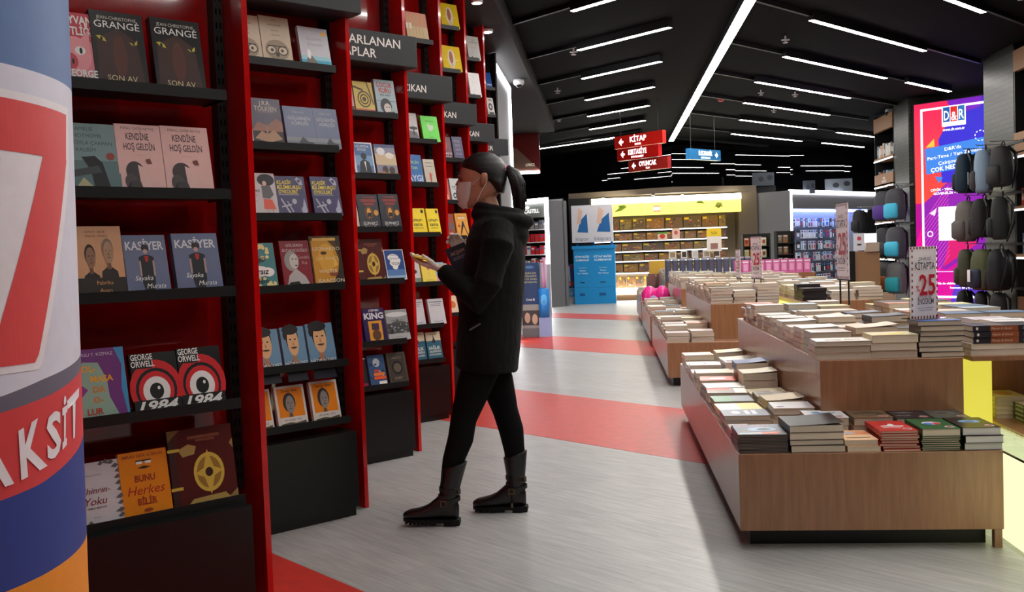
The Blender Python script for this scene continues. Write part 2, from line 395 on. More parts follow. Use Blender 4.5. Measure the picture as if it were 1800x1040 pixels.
# tall grey light-edged panel after the last bookcase
mb = MB(); mb.box(-1.5, -1.36, 11.95, 13.95, 0, 3.66, 'greypanel'); struct(mb.build('wall_left_panel'))
t = thing('led_outline', 'white light line framing the tall grey panel behind the last bookcase', 'light', (-1.358, 11.95, 0))
mb = MB(); e = ('e', 250, 250, 255, 7)
mb.box(0, .03, 1.93, 2.0, 0, 3.66, e); mb.box(0, .03, 0, .05, 2.4, 3.66, e); mb.box(0, .03, .05, 1.93, 3.59, 3.66, e)
mb.build('light_strip', t)
# red gloss wall beyond it, with its reflection built as brown board, strip, letters
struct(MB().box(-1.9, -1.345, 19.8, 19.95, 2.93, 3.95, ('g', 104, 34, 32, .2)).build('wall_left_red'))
t = thing('header_reflection', 'brown wedge-shaped reflection with text and white light line, modelled on the dark red wall', 'sign', (-1.9, 19.78, 2.9))
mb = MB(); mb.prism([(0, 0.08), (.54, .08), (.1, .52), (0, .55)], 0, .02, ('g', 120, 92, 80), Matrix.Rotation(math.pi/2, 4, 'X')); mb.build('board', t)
MB().box(0, .55, -.04, .0, 0, .06, ('e', 250, 245, 240, 5)).build('light_strip', t)  # glowing strip imitates the reflected light line
mb = MB(); draw(mb, [('t', 'LYRICS', .6, .3, .09, ('e', 230, 215, 190, .5), .3)], .6, .6, lambda x, y, z: (x, -.022-z, y)); mb.build('lettering', t)  # text that shows in the reflection
def dome(x, y, z, label, r=.075):
    t = thing('dome_camera', label, 'camera', (x, y, z))
    MB().loft([((0, 0, 0), (r, 0, 0), (0, r, 0)), ((0, 0, -.05), (r*1.02, 0, 0), (0, r*1.02, 0)), ((0, 0, -.075), (r*.8, 0, 0), (0, r*.8, 0))], 'whiteplastic').build('housing', t, True)
    MB().ball((0, 0, -.07), (r*.62, r*.62, r*.6), ('g', 30, 30, 34, .1)).build('lens_dome', t, True)
dome(-1.19, 13.7, 3.72, 'white dome camera under the grey soffit beside the red bookcases')
t = thing('security_camera', 'small white camera on top of the far right shelving', 'camera', (5.75, 20.4, 3.92))
MB().box(-.08, .08, -.07, .07, -.08, 0.02, 'whiteplastic', bev=.02).build('housing', t); MB().ball((-.06, -.04, -.08), .045, BK).build('lens_dome', t)
for x, y, L in ((-1.19, 9.37, 'spotlight in the grey soffit, the one nearer the camera'), (-1.24, 10.6, 'spotlight in the grey soffit, above the last red bookcase')):
    t = thing('spotlight', 'small white '+L, 'light', (x, y, 3.72), group='soffit spotlights')
    MB().loft([((0, 0, 0), (.06, 0, 0), (0, .06, 0)), ((.0, 0, -.03), (.055, 0, 0), (0, .055, 0))], 'whiteplastic').build('housing', t)
    MB().loft([((0, 0, -.03), (.04, 0, 0), (0, .04, 0)), ((.0, 0, -.034), (.04, 0, 0), (0, .04, 0))], ('e', 255, 250, 240, 30)).build('lamp', t)
for i, (x, y) in enumerate([(-.38, 12.9), (-.75, 15.9), (-.9, 19.3), (2.35, 12.9), (2.7, 17.2), (3.35, 17.6), (4.6, 11.3), (3.3, 19.5)]):
    t = thing('sprinkler', 'small white ceiling sprinkler head, the %s counted from the left' % NUM[i], 'sprinkler', (x, y, 3.95), group='ceiling sprinklers')
    MB().tube([(0, 0, 0), (0, 0, -.08)], .012, 'whiteplastic').box(-.05, .05, -.012, .012, -.06, -.045, 'whiteplastic').build('pipe', t)
    MB().tube([(0, 0, -.08), (0, 0, -.09)], [.03, .035], 'whiteplastic').build('deflector', t)
o = MB().ball((0, 0, -.03), (.06, .06, .035), ('g', 190, 40, 40)).build('smoke_detector'); o.location = (2.1, 17.9, 3.95); tag(o, 'small red round detector on the dark ceiling right of the central light line', 'detector')
def hang_sign(x, y, z, a, L, h, col, side, txt, sub, arrow, label, wires):
    t = thing('hanging_sign', label, 'sign', mat=frame((x, y, z), a), group='hanging direction signs')
    MB().box(0, L, 0, .1, 0, h, ('g', *col, .25)).build('board', t)
    mb = MB(); W = ('e', 255, 250, 250, 1.6)
    d = 1 if arrow > 0 else -1; ax = .14 if d < 0 else .86
    ops = [('t', txt, .5, .62, .42, W, .44, {'b': .015}), ('t', sub, .5, .2, .16, W, .3, {'b': .01}),
           ('p', [(ax+.05*d, .5), (ax-.01*d, .8), (ax-.01*d, .58), (ax-.05*d, .58), (ax-.05*d, .42), (ax-.01*d, .42), (ax-.01*d, .2)], W)]
    draw(mb, ops, L, h, lambda x, y, z: (x, -.001-z, y)); mb.build('lettering', t)
    if wires:
        for f in (.1, .88): MB().tube([(L*f, .05, h), (L*f, .05, 3.95-z)], .005, 'blackmetal', 5).build('wire', t)
RS, R2 = (214, 34, 26), (190, 26, 22)
ha = math.radians(132.1)
hang_sign(.17, 18.3, 3.16, ha, 1.14, .23, RS, 0, 'KİTAP', 'BOOK', -1, 'red hanging sign reading KITAP, topmost of the three red signs', True)
hang_sign(.21, 18.22, 2.93, ha, .98, .22, R2, 0, 'KIRTASİYE', 'STATIONERY', -1, 'red hanging sign reading KIRTASIYE, middle of the three red signs', False)
hang_sign(.41, 18.13, 2.71, ha, .92, .21, (160, 40, 34), 0, 'OYUNCAK', 'TOY', -1, 'dark red hanging sign reading OYUNCAK, lowest of the three red signs', False)
hang_sign(1.58, 18.6, 2.95, BAY, .95, .2, (50, 130, 190), 0, 'ELEKTRONİK', 'ELECTRONICS', 1, 'blue hanging sign reading ELEKTRONIK, right of the red signs', True)
# lit screen
t = thing('advertising_screen', 'tall lit advertising screen, purple and blue, between brick columns on the right wall', 'screen', mat=frame((5.77, 18.92, 0), math.radians(180-47.9)))
SW, S0, S1 = 1.95, .1, 3.79; ES = .46
MB().box(-.03, SW+.03, .005, .07, S0-.04, S1+.02, 'blackmetal').build('casing', t)
def E(r, g, b, s=ES): return ('e', r, g, b, s)
def sp(pts, k): return ('p', [(a/SW, (b-S0)/(S1-S0)) for a, b in pts], k)
def st(s, x0, x1, z, h, k, rot=0, b=.01): return ('t', s, (x0+x1)/2/SW, (z-S0)/(S1-S0), h/(S1-S0), k, (x1-x0)/SW, {'r': rot, 'b': b, 'fill': 1})
Wt = E(250, 248, 255, .8)
bands = []
for i in range(24):   # printed colour blend of the advertisement, bottom to top
    f = i/23; z0 = S0+(S1-S0)*i/24; z1 = S0+(S1-S0)*(i+1)/24
    if f < .5: q = f/.5; a = (220-40*q, 0, 150-10*q)
    else: a = None
    if a: bands.append(sp([(0, z0), (.75, z0), (.75, z1), (0, z1)], E(*[int(v) for v in a])))
    else: q = (f-.5)/.5; bands.append(sp([(0, z0), (.75, z0), (.75, z1), (0, z1)], E(240, int(70-30*q), int(50+40*q))))
ops = [('r', 0, 0, 1, 1, E(84, 36, 190))]+bands
ops += [sp([(.62, .1), (1.95, .1), (1.95, 1.6), (1.3, 1.9), (.95, 1.5)], E(92, 52, 200)),
 sp([(.1, 1.9), (.6, 2.3), (1.95, 2.6), (1.95, 1.2), (1.0, 1.0), (.55, .7), (0.1, .9)], E(140, 20, 170)),
 sp([(.5, .75), (1.1, 1.15), (1.05, 1.9), (.7, 1.6)], E(214, 20, 110)),
 sp([(.5, 2.3), (.45, 3.1), (.6, 3.35), (.75, 3.79), (1.95, 3.79), (1.95, 2.3)], E(52, 40, 205)),
 sp([(.62, 3.79), (.7, 3.5), (1.2, 3.6), (1.25, 3.79)], E(120, 30, 190)),
 sp([(.0, .1), (.14, .1), (.14, 1.6), (.0, 1.2)], E(235, 0, 140))]
for i in range(16):
    y = .35+i*.085; ops.append(sp([(.17, y), (.62, y+.62), (.62, y+.635), (.17, y+.015)], E(245, 90, 190)))
ops += [sp([(.12, .2), (.16, .2), (.16, 3.69), (.12, 3.69)], Wt), sp([(.12, 3.65), (SW, 3.65), (SW, 3.69), (.12, 3.69)], Wt), sp([(.12, .18), (SW, .18), (SW, .22), (.12, .22)], Wt),
 sp([(.52, 3.32), (.95, 3.32), (.95, 3.68), (.52, 3.68)], Wt), sp([(.54, 3.4), (.665, 3.4), (.665, 3.67), (.54, 3.67)], E(30, 90, 170)), sp([(.675, 3.4), (.80, 3.4), (.80, 3.67), (.675, 3.67)], E(220, 40, 40)),
 sp([(.81, 3.4), (.93, 3.4), (.93, 3.67), (.81, 3.67)], E(40, 110, 180)), st('D', .56, .65, 3.52, .17, Wt), st('&', .69, .79, 3.5, .16, Wt), st('R', .825, .92, 3.52, .17, Wt),
 st('www.dr.com.tr', .53, .93, 3.265, .05, Wt, 0, .02),
 sp([(.19, 2.95), (1.26, 3.06), (1.29, 2.58), (.215, 2.475)], E(60, 130, 225)),
 st("D&R'da", .56, .86, 2.925, .06, Wt, 5.5, 0), st('Part-Time / Yarı Zamanlı', .24, 1.22, 2.81, .06, Wt, 5.5, 0), st('Çalışmak İçin', .44, 1.04, 2.69, .06, Wt, 5.5, 0), st('ÇOK NEDEN', .3, .92, 2.575, .075, Wt, 5.5, .02),
 sp([(.21, 2.975), (.38, 2.975), (.37, 3.125)], E(250, 190, 70)), sp([(.38, 2.43), (.53, 2.4), (.445, 2.3)], E(60, 130, 225)), sp([(.26, 1.75), (.4, 1.85), (.36, 1.7)], E(240, 220, 240)),
 st('ÇEVİK • YENİLİKÇİ • REKABETÇİ', .29, 1.3, 2.18, .04, Wt, 0, .02), st('GÜVENİLİR • EĞLENCELİ', .34, 1.12, 2.11, .04, Wt, 0, .02),
 sp([(.43, 1.24), (1.015, 1.24), (1.015, 1.86), (.43, 1.86)], Wt),
 st('Siz de ekibimize katılmak için', .4, 1.1, .452, .038, Wt, 0, .02), st('hemen başvurun', .62, 1.1, .374, .038, Wt, 0, .02),
 sp([(.9, .62), (1.02, .62), (.96, .5)], E(60, 150, 235)), sp([(.16, .66), (SW, .66), (SW, .675), (.16, .675)], E(220, 190, 240))]
for cx, cz, r in ((1.2, 3.09, .1), (.27, 1.37, .055)):
    for j in range(18):
        if j % 2 and r > .08: continue
        a0, a1 = math.radians(j*20), math.radians(j*20+20)
        ops.append(sp([(cx+r*math.cos(a0), cz+r*math.sin(a0)), (cx+r*math.cos(a1), cz+r*math.sin(a1)), (cx+(r-.015)*math.cos(a1), cz+(r-.015)*math.sin(a1)), (cx+(r-.015)*math.cos(a0), cz+(r-.015)*math.sin(a0))], Wt))
mb = MB(); draw(mb, ops, SW, S1-S0, lambda x, y, z: (x, -z, y+S0), .001, .00012); mb.build('lit_panel', t)
# ------------------------------------------------------------ red bookcases
BU = dirv(BAY); BN = Vector((BU.y, -BU.x, 0))
def bayframe(k):
    """origin at the foot of the fin's front edge; x = to the right along the bay, y = back into the bay, z up"""
    m = Matrix((BU, -BN, Vector((0, 0, 1)))).transposed().to_4x4(); m.translation = Vector((-1.265, 3.345+1.397*k, 0)); return m
class BB(MB):
    """bookcase pieces: x counted to the left from the fin"""
    def box(s, x0, x1, *a, **o): return MB.box(s, -x1, -x0, *a, **o)
SZ = {0: [1.855, 1.515, 1.18, .788, .449], 1: [2.204, 1.817, 1.488, 1.15, .773, .49], 2: [2.171, 1.79, 1.461, 1.135, .752, .478], 3: [2.928, 2.168, 1.836, 1.453, 1.072, .748, .477],
 4: [3.35, 2.963, 2.157, 1.775, 1.451, 1.12, .75, .478], 5: [3.341, 2.955, 2.157, 1.8, 1.45, 1.12, .75, .478], 6: [3.269, 2.947, 2.15, 1.8, 1.45, 1.12, .75, .478]}
WHERE = ['nearest the camera, right behind the curved banner', 'second from the camera, left of the woman', 'third from the camera, beside the woman\'s arm', 'fourth from the camera, behind the woman\'s hands', 'fifth from the camera, mostly behind the woman', 'sixth from the camera, seen above the woman\'s head', 'last and farthest of the row, beside the grey panel']
for k in range(7):
    X = bayframe(k); t = thing('bookcase', 'red lacquered bookcase with black shelves, '+WHERE[k], 'bookcase', mat=X, group='red bookcases along the left wall')
    n = BB().box(-.022, 0, 0 if k < 6 else .1, 1.17, 0, 3.71, 'lacquer') if k < 6 else BB().box(-.022, 0, .05, 1.17, 0, 3.71, 'blackwall')
    n.build('side_panel', t)
    L = .99
    BB().box(0, L, .20, .215, .0, 3.71, 'lacquerback').build('back_panel', t)
    for s in (.002, .95):
        mb = BB().box(s, s+.034, .148, .2, .42, 3.71, 'blackmetal')
        z = .46
        while z < 3.7:
            for q in (.006, .021): mb.box(s+q, s+q+.006, .1474, .148, z, z+.022, 'slot')
            z += .05
        mb.build('upright', t)
    for z in SZ[k]:
        mb = BB().box(.09, L-.01, -.038, .146, z-.03, z-.018, 'blackmetal').box(.09, L-.01, -.042, -.038, z-.036, z, 'blackmetal').box(.088, .092, -.042, .146, z-.036, z-.008, 'blackmetal')
        mb.build('shelf', t)
    BB().box(.092, L-.01, -.095, .19, .05, .418, 'cabinet').box(.1, L-.01, -.075, .19, 0, .05, 'cabinet').build('base_cabinet', t)
SIGN = {1: ('ÇOK SATANLAR',), 2: ('UYARLANAN', 'KİTAPLAR'), 3: ('YENİ ÇIKAN',), 4: ('YENİ ÇIKAN',), 5: ('YENİ ÇIKAN',), 6: ('DİĞER',)}
SP = {1: .1, 2: .092, 3: .219, 4: .207, 5: .182, 6: .204}
SL = {1: 'above the second bookcase, cut by the top of the picture', 2: 'reading ...YARLANAN ...APLAR, the nearest fully seen one', 3: 'reading ...IKAN, second fully seen one from the camera', 4: 'reading ...KAN, third fully seen one from the camera', 5: 'reading KAN, directly above the woman\'s head', 6: 'reading ...ER, farthest of the row'}
for k in range(1, 7):
    t = thing('category_sign', 'charcoal sign box, '+SL[k], 'sign', mat=bayframe(k), group='category signs on the red bookcases')
    BB().box(-.035, .955, -.1, .12, 2.455, 2.65, 'signboard', bev=.004).build('board', t)
    mb = BB(); ops = []
    zs = [.61, .28] if len(SIGN[k]) == 2 else [.43]
    if k == 2:
        ops = [('t', 'UYARLANAN', 1-.129, .68, .27, WH, .48, {'a': 'r', 'b': .012, 'fill': 1}), ('t', 'KİTAPLAR', 1-.31, .3, .27, WH, .36, {'a': 'r', 'b': .012, 'fill': 1})]
    else:
        ops = [('t', SIGN[k][0], 1-(SP[k]+.035)/.99, .4 if k > 2 else .45, .27, WH, {6: .26}.get(k, .4), {'a': 'r', 'b': .012, 'fill': 1})]
    draw(mb, ops, .99, .195, lambda x, y, z: (x-.955, -.1005-z, 2.455+y)); mb.build('lettering', t)
# covers: drawing ops in fractions of the cover, origin bottom left
def T(s_, cx, cy, h, k, mw=.85, **o): return ('t', s_, cx, cy, h, k, mw, o)
def face(cx, cy, s, sk, hr, suit, shade):
    return [('p', [(cx-.42*s, cy-1.0*s), (cx-.38*s, cy-.62*s), (cx, cy-.42*s), (cx+.38*s, cy-.62*s), (cx+.44*s, cy-1.0*s)], suit), ('p', [(cx-.09*s, cy-.55*s), (cx+.1*s, cy-.55*s), (cx+.08*s, cy-.2*s), (cx-.08*s, cy-.2*s)], shade),
     ('e', cx, cy+.1*s, .27*s, .36*s, hr), ('e', cx+.02*s, cy-.0*s, .235*s, .36*s, sk), ('e', cx-.08*s, cy+.06*s, .045*s, .018*s, hr), ('e', cx+.12*s, cy+.06*s, .045*s, .018*s, hr), ('p', [(cx+.02*s, cy+.05*s), (cx+.06*s, cy-.09*s), (cx, cy-.09*s)], shade), ('e', cx+.03*s, cy-.17*s, .08*s, .022*s, shade)]
rn = random.Random(3)
def blots(n, x0, y0, x1, y1, cols, a=.02, b=.06):
    return [('e', rn.uniform(x0, x1), rn.uniform(y0, y1), rn.uniform(a, b), rn.uniform(a, b)*.7, rn.choice(cols)) for _ in range(n)]
GO = (214, 172, 70)
Y_ = (246, 222, 28)
NAVY = (52, 48, 92)
CV = {}
CV['pig'] = ((220, 130, 140), [('r', 0, .6, 1, 1, (196, 60, 76)), T('HAYVAN', .5, .9, .11, WH, .95, b=.03), T('ÇİFTLİĞİ', .5, .74, .11, WH, .95, b=.03), ('e', .45, .4, .42, .26, (232, 150, 158)), ('e', .3, .3, .2, .12, (196, 70, 84)), ('e', .24, .3, .03, .04, BK), ('e', .37, .3, .03, .04, BK), ('e', .58, .46, .14, .06, WH), ('e', .6, .46, .04, .045, BK), ('p', [(.6, .62), (.85, .75), (.85, .5)], (232, 150, 158)), T('GEORGE', .55, .14, .1, WH, .85, b=.03), ('r', 0, 0, 1, .06, BK)])
hu = ((24, 20, 20), [('p', [(.06, 0), (.94, 0), (.84, .62), (.5, .78), (.1, .62)], (60, 32, 26)), ('e', .5, .4, .13, .28, (84, 36, 28)), T('JEAN-CHRISTOPHE', .5, .91, .045, (200, 190, 180), .75), T('GRANGÉ', .5, .82, .095, WH, .86, fill=1), ('p', [(.08, .65), (.16, .6), (.27, .58), (.24, .63), (.16, .66)], (200, 180, 60)), ('e', .18, .615, .025, .03, BK), ('p', [(.86, .64), (.78, .59), (.7, .6), (.76, .56), (.85, .58)], (200, 180, 60)), ('e', .78, .59, .02, .025, BK), T('SON AV', .5, .1, .075, (210, 190, 150), .6)])
CV['hunt1'] = CV['hunt2'] = hu
CV['sea'] = ((120, 146, 148), [('r', 0, 0, 1, .45, (92, 120, 122)), T('AMELIE', .4, .92, .055, (70, 88, 86), .5), T('NOTHOMB', .45, .82, .055, (70, 88, 86), .62), T('ACIYLA ÇARPAN', .5, .71, .055, (70, 88, 86), .8), T('KALBİM', .4, .61, .055, (70, 88, 86), .5), ('p', [(.3, .5), (.55, .52), (.68, .42), (.8, 0), (.5, 0), (.45, .3)], (24, 26, 30)), ('p', [(.1, .3), (.6, .38), (.65, .28), (.1, .2)], (60, 64, 70)), ('p', [(.1, 0), (.3, .2), (.55, .0)], (190, 180, 140)), ('e', .84, .52, .08, .055, (150, 60, 50))])
pk = ((226, 178, 172), [T('MİRAÇ ÇAĞRI AKTAŞ', .5, .94, .035, (90, 70, 70), .72), T('KENDİNE', .48, .82, .1, (60, 50, 52), .5, b=.01), T('HOŞ GELDİN', .5, .67, .1, (60, 50, 52), .68, b=.01), T('................', .5, .56, .03, (110, 90, 90), .6), ('e', .35, .3, .2, .15, (60, 52, 54)), ('e', .25, .15, .14, .12, (72, 62, 64)), ('e', .36, .08, .2, .09, (60, 52, 54)), ('p', [(.42, .4), (.62, .34), (.6, .2), (.68, .1), (.5, .02), (.44, .16)], (224, 182, 176)), ('p', [(.6, .48), (.7, .5), (.74, .42), (.64, .42)], (120, 60, 50)), ('p', [(.1, .02), (.25, .16), (.2, .02)], (30, 26, 30))])
CV['pink1'] = CV['pink2'] = pk
CV['men'] = ((212, 156, 112), [T('HAYATI  SEKİR', .45, .92, .03, (70, 40, 30), .75), T('İNANÇ  DEVELİ', .48, .86, .03, (70, 40, 30), .7)]+face(.3, .55, .42, (150, 110, 84), (50, 36, 30), (36, 26, 24), (110, 74, 56))+face(.68, .62, .44, (176, 136, 108), (130, 110, 96), (44, 34, 30), (120, 84, 64))+[('r', .0, .0, 1, .26, (42, 28, 24)), T('Fabrika', .55, .19, .055, (214, 150, 90), .5), T('Ayarı', .55, .08, .055, (214, 150, 90), .35)])
cs = ((98, 106, 140), [T('KASİYER', .5, .82, .14, (214, 214, 220), .88, b=.02, fill=1), ('e', .5, .78, .09, .06, (40, 30, 32)), ('e', .5, .72, .05, .04, (190, 150, 140)), ('p', [(.33, .62), (.45, .66), (.57, .66), (.68, .62), (.66, .2), (.6, .0), (.42, .0), (.36, .2)], (24, 24, 30)), ('r', .33, .3, .37, .56, (180, 150, 140)), ('r', .64, .3, .68, .56, (180, 150, 140)), ('p', [(.46, .64), (.56, .64), (.54, .54), (.48, .54)], (180, 40, 40)), T('Sayaka', .4, .27, .08, WH, .5, s=.3), T('Murata', .66, .13, .08, WH, .55, s=.3)])
CV['cash1'] = CV['cash2'] = cs
CV['purple'] = ((120, 60, 130), [('p', [(0, .7), (.15, .82), (.45, .8), (.6, .55), (.62, .3), (.8, .0), (0, 0)], (150, 176, 160)), ('p', [(.8, 1), (1, 1), (1, 0), (.96, 0), (.88, .4), (.93, .75)], (70, 150, 200)), ('p', [(0, .55), (.2, .42), (0, .28)], (140, 60, 140)), T('ASLI T. KIZMAZ', .45, .92, .045, (220, 200, 220), .7), T('OL-', .25, .72, .085, (240, 170, 40), .35, b=.03), T('MASA', .5, .57, .085, (240, 170, 40), .6, b=.03), T('DA', .42, .42, .085, (220, 130, 40), .3, b=.03), T('O-', .38, .27, .085, (220, 130, 40), .3, b=.03), T('LUR', .3, .11, .085, (200, 60, 40), .5, b=.03)])
RD = (206, 24, 34)
ey = ((16, 14, 16), [('e', .5, .38, .56, .50, RD), ('e', .5, .36, .44, .38, (16, 14, 16)), ('e', .5, .35, .38, .33, RD), ('e', .5, .34, .29, .25, (232, 230, 230)), ('e', .5, .34, .15, .14, (16, 14, 16)), ('e', .55, .39, .03, .03, WH), ('r', 0, 0, 1, .2, (16, 14, 16)), ('r', 0, .74, .46, 1, (16, 14, 16)), T('GEORGE', .26, .94, .1, WH, .46, b=.02, fill=1), T('ORWELL', .27, .82, .1, WH, .5, b=.02, fill=1), T('1984', .5, .09, .17, WH, .86, b=.03, s=.3, fill=1)])
CV['eye1'] = CV['eye2'] = ey
lf = [('p', [(x, y), (x+dx, y+.06), (x+dx*1.6, y+.02), (x+dx, y-.02)], (96, 90, 92)) for x, y, dx in [(.7, .95, .12), (.8, .88, .12), (.88, .8, .1), (.85, .7, .1), (.86, .6, .1), (.88, .5, .1), (.84, .38, .12), (.86, .28, .1), (.8, .16, .14), (.85, .08, .1), (.6, .97, .1), (.5, .95, .08), (.1, .02, .1)]]
CV['floral'] = ((206, 198, 204), lf+[T('BEYZAM DÜNYA', .38, .79, .022, (110, 100, 104), .5), T('Shinrin-', .4, .55, .1, (130, 40, 50), .7, s=.3), T('Yoku', .38, .38, .12, (130, 40, 50), .55, s=.3), T('ORMAN BANYOSU', .38, .27, .025, (60, 40, 44), .5, b=.02), T('SAĞLIKLI', .36, .12, .02, (110, 100, 104), .4)])
CV['orange'] = ((226, 134, 30), [T('EMRAH SAFA GÜRKAN', .5, .93, .05, (150, 50, 30), .84, b=.01), ('r', .36, .8, .48, .85, WH), ('r', .54, .8, .66, .85, WH), ('r', .35, .84, .67, .86, BK), ('p', [(.36, .74), (.5, .77), (.66, .74), (.5, .72)], (60, 40, 30)), T('BUNU', .5, .58, .1, (150, 50, 26), .42, b=.03), T('Herkes', .5, .4, .14, (170, 40, 26), .78, s=.3), T('BİLİR', .5, .22, .1, (150, 50, 26), .4, b=.03), ('e', .5, .08, .09, .03, (150, 60, 30))])
def relic():
    g = (206, 172, 70)
    o = [('r', 0, 0, .1, 1, (60, 30, 28)), ('p', [(0, .86), (.2, 1), (0, 1)], (120, 90, 50)), ('p', [(1, 0), (.8, 0), (1, .12)], (150, 120, 70)), ('p', [(1, .66), (.94, .74), (1, .8)], (150, 120, 70)), ('p', [(.14, .74), (.3, .8), (.42, .76), (.38, .66), (.2, .64)], (170, 140, 80)), ('r', .3, .86, .8, .9, (130, 70, 50)), ('r', .42, .82, .72, .85, (130, 70, 50)),
         ('e', .58, .4, .24, .26, g), ('e', .58, .4, .19, .21, (150, 112, 48)), ('p', [(.58, .7), (.66, .46), (.8, .4), (.66, .34), (.58, .1), (.5, .34), (.36, .4), (.5, .46)], g), ('e', .58, .4, .06, .06, (60, 30, 24)), ('p', [(.2, .0), (.3, .08), (.8, .1), (.9, .0)], (176, 146, 80)), ('r', -.02, .22, .16, .26, g), ('r', -.02, .72, .16, .76, g)]
    return ((84, 32, 30), o)
CV['relic'] = CV['relicb'] = relic()
ow = ((196, 178, 152), [T('SESLİ', .5, .93, .03, (80, 70, 60), .4), T('UYKUSUZ BİR', .5, .82, .035, (80, 70, 60), .6), T('BAYKUŞ', .5, .7, .03, (80, 70, 60), .3), T('ANLATIR', .5, .6, .03, (80, 70, 60), .4), ('e', .5, .28, .4, .22, (150, 134, 112)), ('e', .3, .27, .17, .1, BK), ('e', .3, .27, .14, .08, (206, 190, 164)), ('e', .68, .27, .17, .1, BK), ('e', .68, .27, .14, .08, (206, 190, 164)), ('e', .32, .27, .05, .035, (60, 50, 44)), ('e', .66, .27, .05, .035, (60, 50, 44)), ('e', .49, .18, .06, .05, (50, 42, 38)), ('r', .2, .35, .8, .37, BK)])
CV['owl1'] = CV['owl2'] = ow
CV['beach'] = ((196, 196, 204), [('r', 0, 0, 1, .2, (64, 170, 200)), ('r', 0, .18, 1, .28, (150, 204, 216)), ('p', [(.1, 0), (.6, 0), (.5, .15), (.35, .3), (.2, .22)], (120, 112, 104)), ('e', .28, .32, .06, .12, (236, 236, 236)), T('Güzelim', .5, .72, .09, (160, 160, 172), .5, s=.2), T('İnsanım', .52, .58, .09, (160, 160, 172), .6, s=.2), ('e', .84, .86, .08, .06, (230, 176, 60))])
CV['paperw'] = ((206, 204, 200), [T('leri', .8, .7, .06, BK, .3), T('dan', .85, .6, .04, BK, .25), ('r', .5, .2, .9, .22, (130, 130, 130)), ('r', .5, .26, .9, .28, (130, 130, 130)), ('r', .5, .32, .9, .34, (130, 130, 130))])
CV['castle'] = ((74, 70, 92), [('r', 0, 0, 1, .32, (44, 40, 48)), ('p', [(0, .3), (.2, .5), (.5, .42), (.8, .58), (1, .5), (1, .3)], (150, 110, 96)), ('p', [(.05, .14), (.3, .3), (.45, .24), (.47, .5), (.5, .24), (.7, .34), (.95, .14), (.5, .06)], (176, 140, 112)), T('J.R.R.', .5, .9, .085, (206, 196, 190), .4, b=.01), T('TOLKIEN', .5, .78, .1, (206, 196, 190), .72, b=.01), ('r', .25, .7, .75, .71, (170, 150, 150))])
sh = ((96, 108, 140), [('r', 0, 0, 1, .24, (140, 144, 152)), ('r', 0, 0, 1, .14, (112, 118, 128)), T('SİTEM ATEŞ', .5, .86, .04, (180, 186, 200), .66), T('GÖLGENİN', .5, .71, .08, (208, 210, 220), .78), T('AĞIRLIĞI', .5, .59, .08, (208, 210, 220), .64), ('p', [(.4, .12), (.55, .26), (.62, .2), (.7, .14), (.9, .12), (.85, .06), (.45, .06)], (60, 62, 74))])
CV['ship1'] = CV['ship2'] = sh
CV['fashion'] = ((196, 188, 190), [('e', .68, .84, .3, .14, (40, 38, 42)), ('e', .62, .76, .07, .06, (214, 176, 160)), ('p', [(.5, .7), (.8, .72), (.9, .5), (.75, .4), (.5, .42)], (96, 96, 100)), ('p', [(.52, .4), (.82, .38), (.92, .16), (.5, .16)], (216, 92, 70)), ('r', .6, 0, .65, .16, (200, 160, 146)), ('r', .78, 0, .83, .16, (200, 160, 146)), T('Hawa', .22, .6, .09, BK, .4, s=.3), T('SABAN', .2, .48, .05, (150, 150, 150), .36), T('DÜNYA', .2, .34, .03, (110, 110, 110), .25), ('p', [(.02, 0), (.2, 0), (.14, .2), (.06, .1)], (90, 90, 96))])
PL = (170, 170, 190)
yt = ((56, 50, 96), [T('KLASİK', .3, .84, .09, (226, 206, 60), .5, b=.02, s=.2), T('BİLİMKURGU', .46, .72, .09, (226, 206, 60), .84, b=.02, s=.2), T('ÖYKÜLERİ', .4, .6, .09, (226, 206, 60), .66, b=.02, s=.2), ('r', .06, .52, .76, .535, PL), ('e', .56, .36, .08, .07, PL), ('p', [(.8, .1), (.95, .12), (.94, .28), (.9, .45), (.84, .28)], PL), ('e', .86, .14, .1, .09, PL), ('p', [(.1, .42), (.14, .44), (.42, .04), (.36, .02)], PL), ('p', [(.1, .2), (.12, .24), (.46, .3), (.46, .26)], PL), ('p', [(.3, .36), (.34, .36), (.5, .1), (.46, .08)], PL), ('p', [(.68, .92), (.76, .98), (.9, .9), (.92, .78), (.8, .78)], PL), ('e', .8, .88, .05, .04, (56, 50, 96))])
CV['yellowtxt1'] = CV['yellowtxt2'] = yt
CV['teal'] = ((66, 128, 132), [('e', .4, .38, .34, .12, WH), ('e', .7, .36, .22, .1, WH), ('e', .15, .32, .2, .09, WH)]+blots(12, .2, .65, .75, .95, [(226, 214, 150)], .05, .08)+blots(8, .1, .05, .9, .22, [(226, 214, 150)], .05, .08)+[T('Sevgili', .35, .64, .11, BK, .75, s=.3, b=.01), T('Arsız', .42, .38, .13, BK, .7, s=.3, b=.01), T('Ölüm', .4, .17, .11, BK, .7, s=.3, b=.01)])
CV['maroon'] = ((128, 30, 44), [T('GÜLSEREN', .5, .9, .06, (206, 190, 186), .6), T('BUDAYICIOĞLU', .5, .79, .065, (206, 190, 186), .84, fill=1), T('Camdaki', .76, .64, .07, (190, 150, 150), .4), T('Kız', .78, .52, .07, (190, 150, 150), .2), ('e', .34, .56, .24, .22, (150, 146, 142)), ('e', .42, .55, .15, .16, (196, 192, 188)), ('p', [(.1, 0), (.2, .24), (.45, .4), (.75, .22), (.9, 0)], (176, 172, 170)), ('p', [(.1, 0), (.2, .1), (.5, .12), (.62, 0)], BK), ('e', .5, .6, .03, .012, BK), ('e', .38, .6, .03, .012, BK), ('e', .48, .46, .04, .015, (80, 40, 50))])
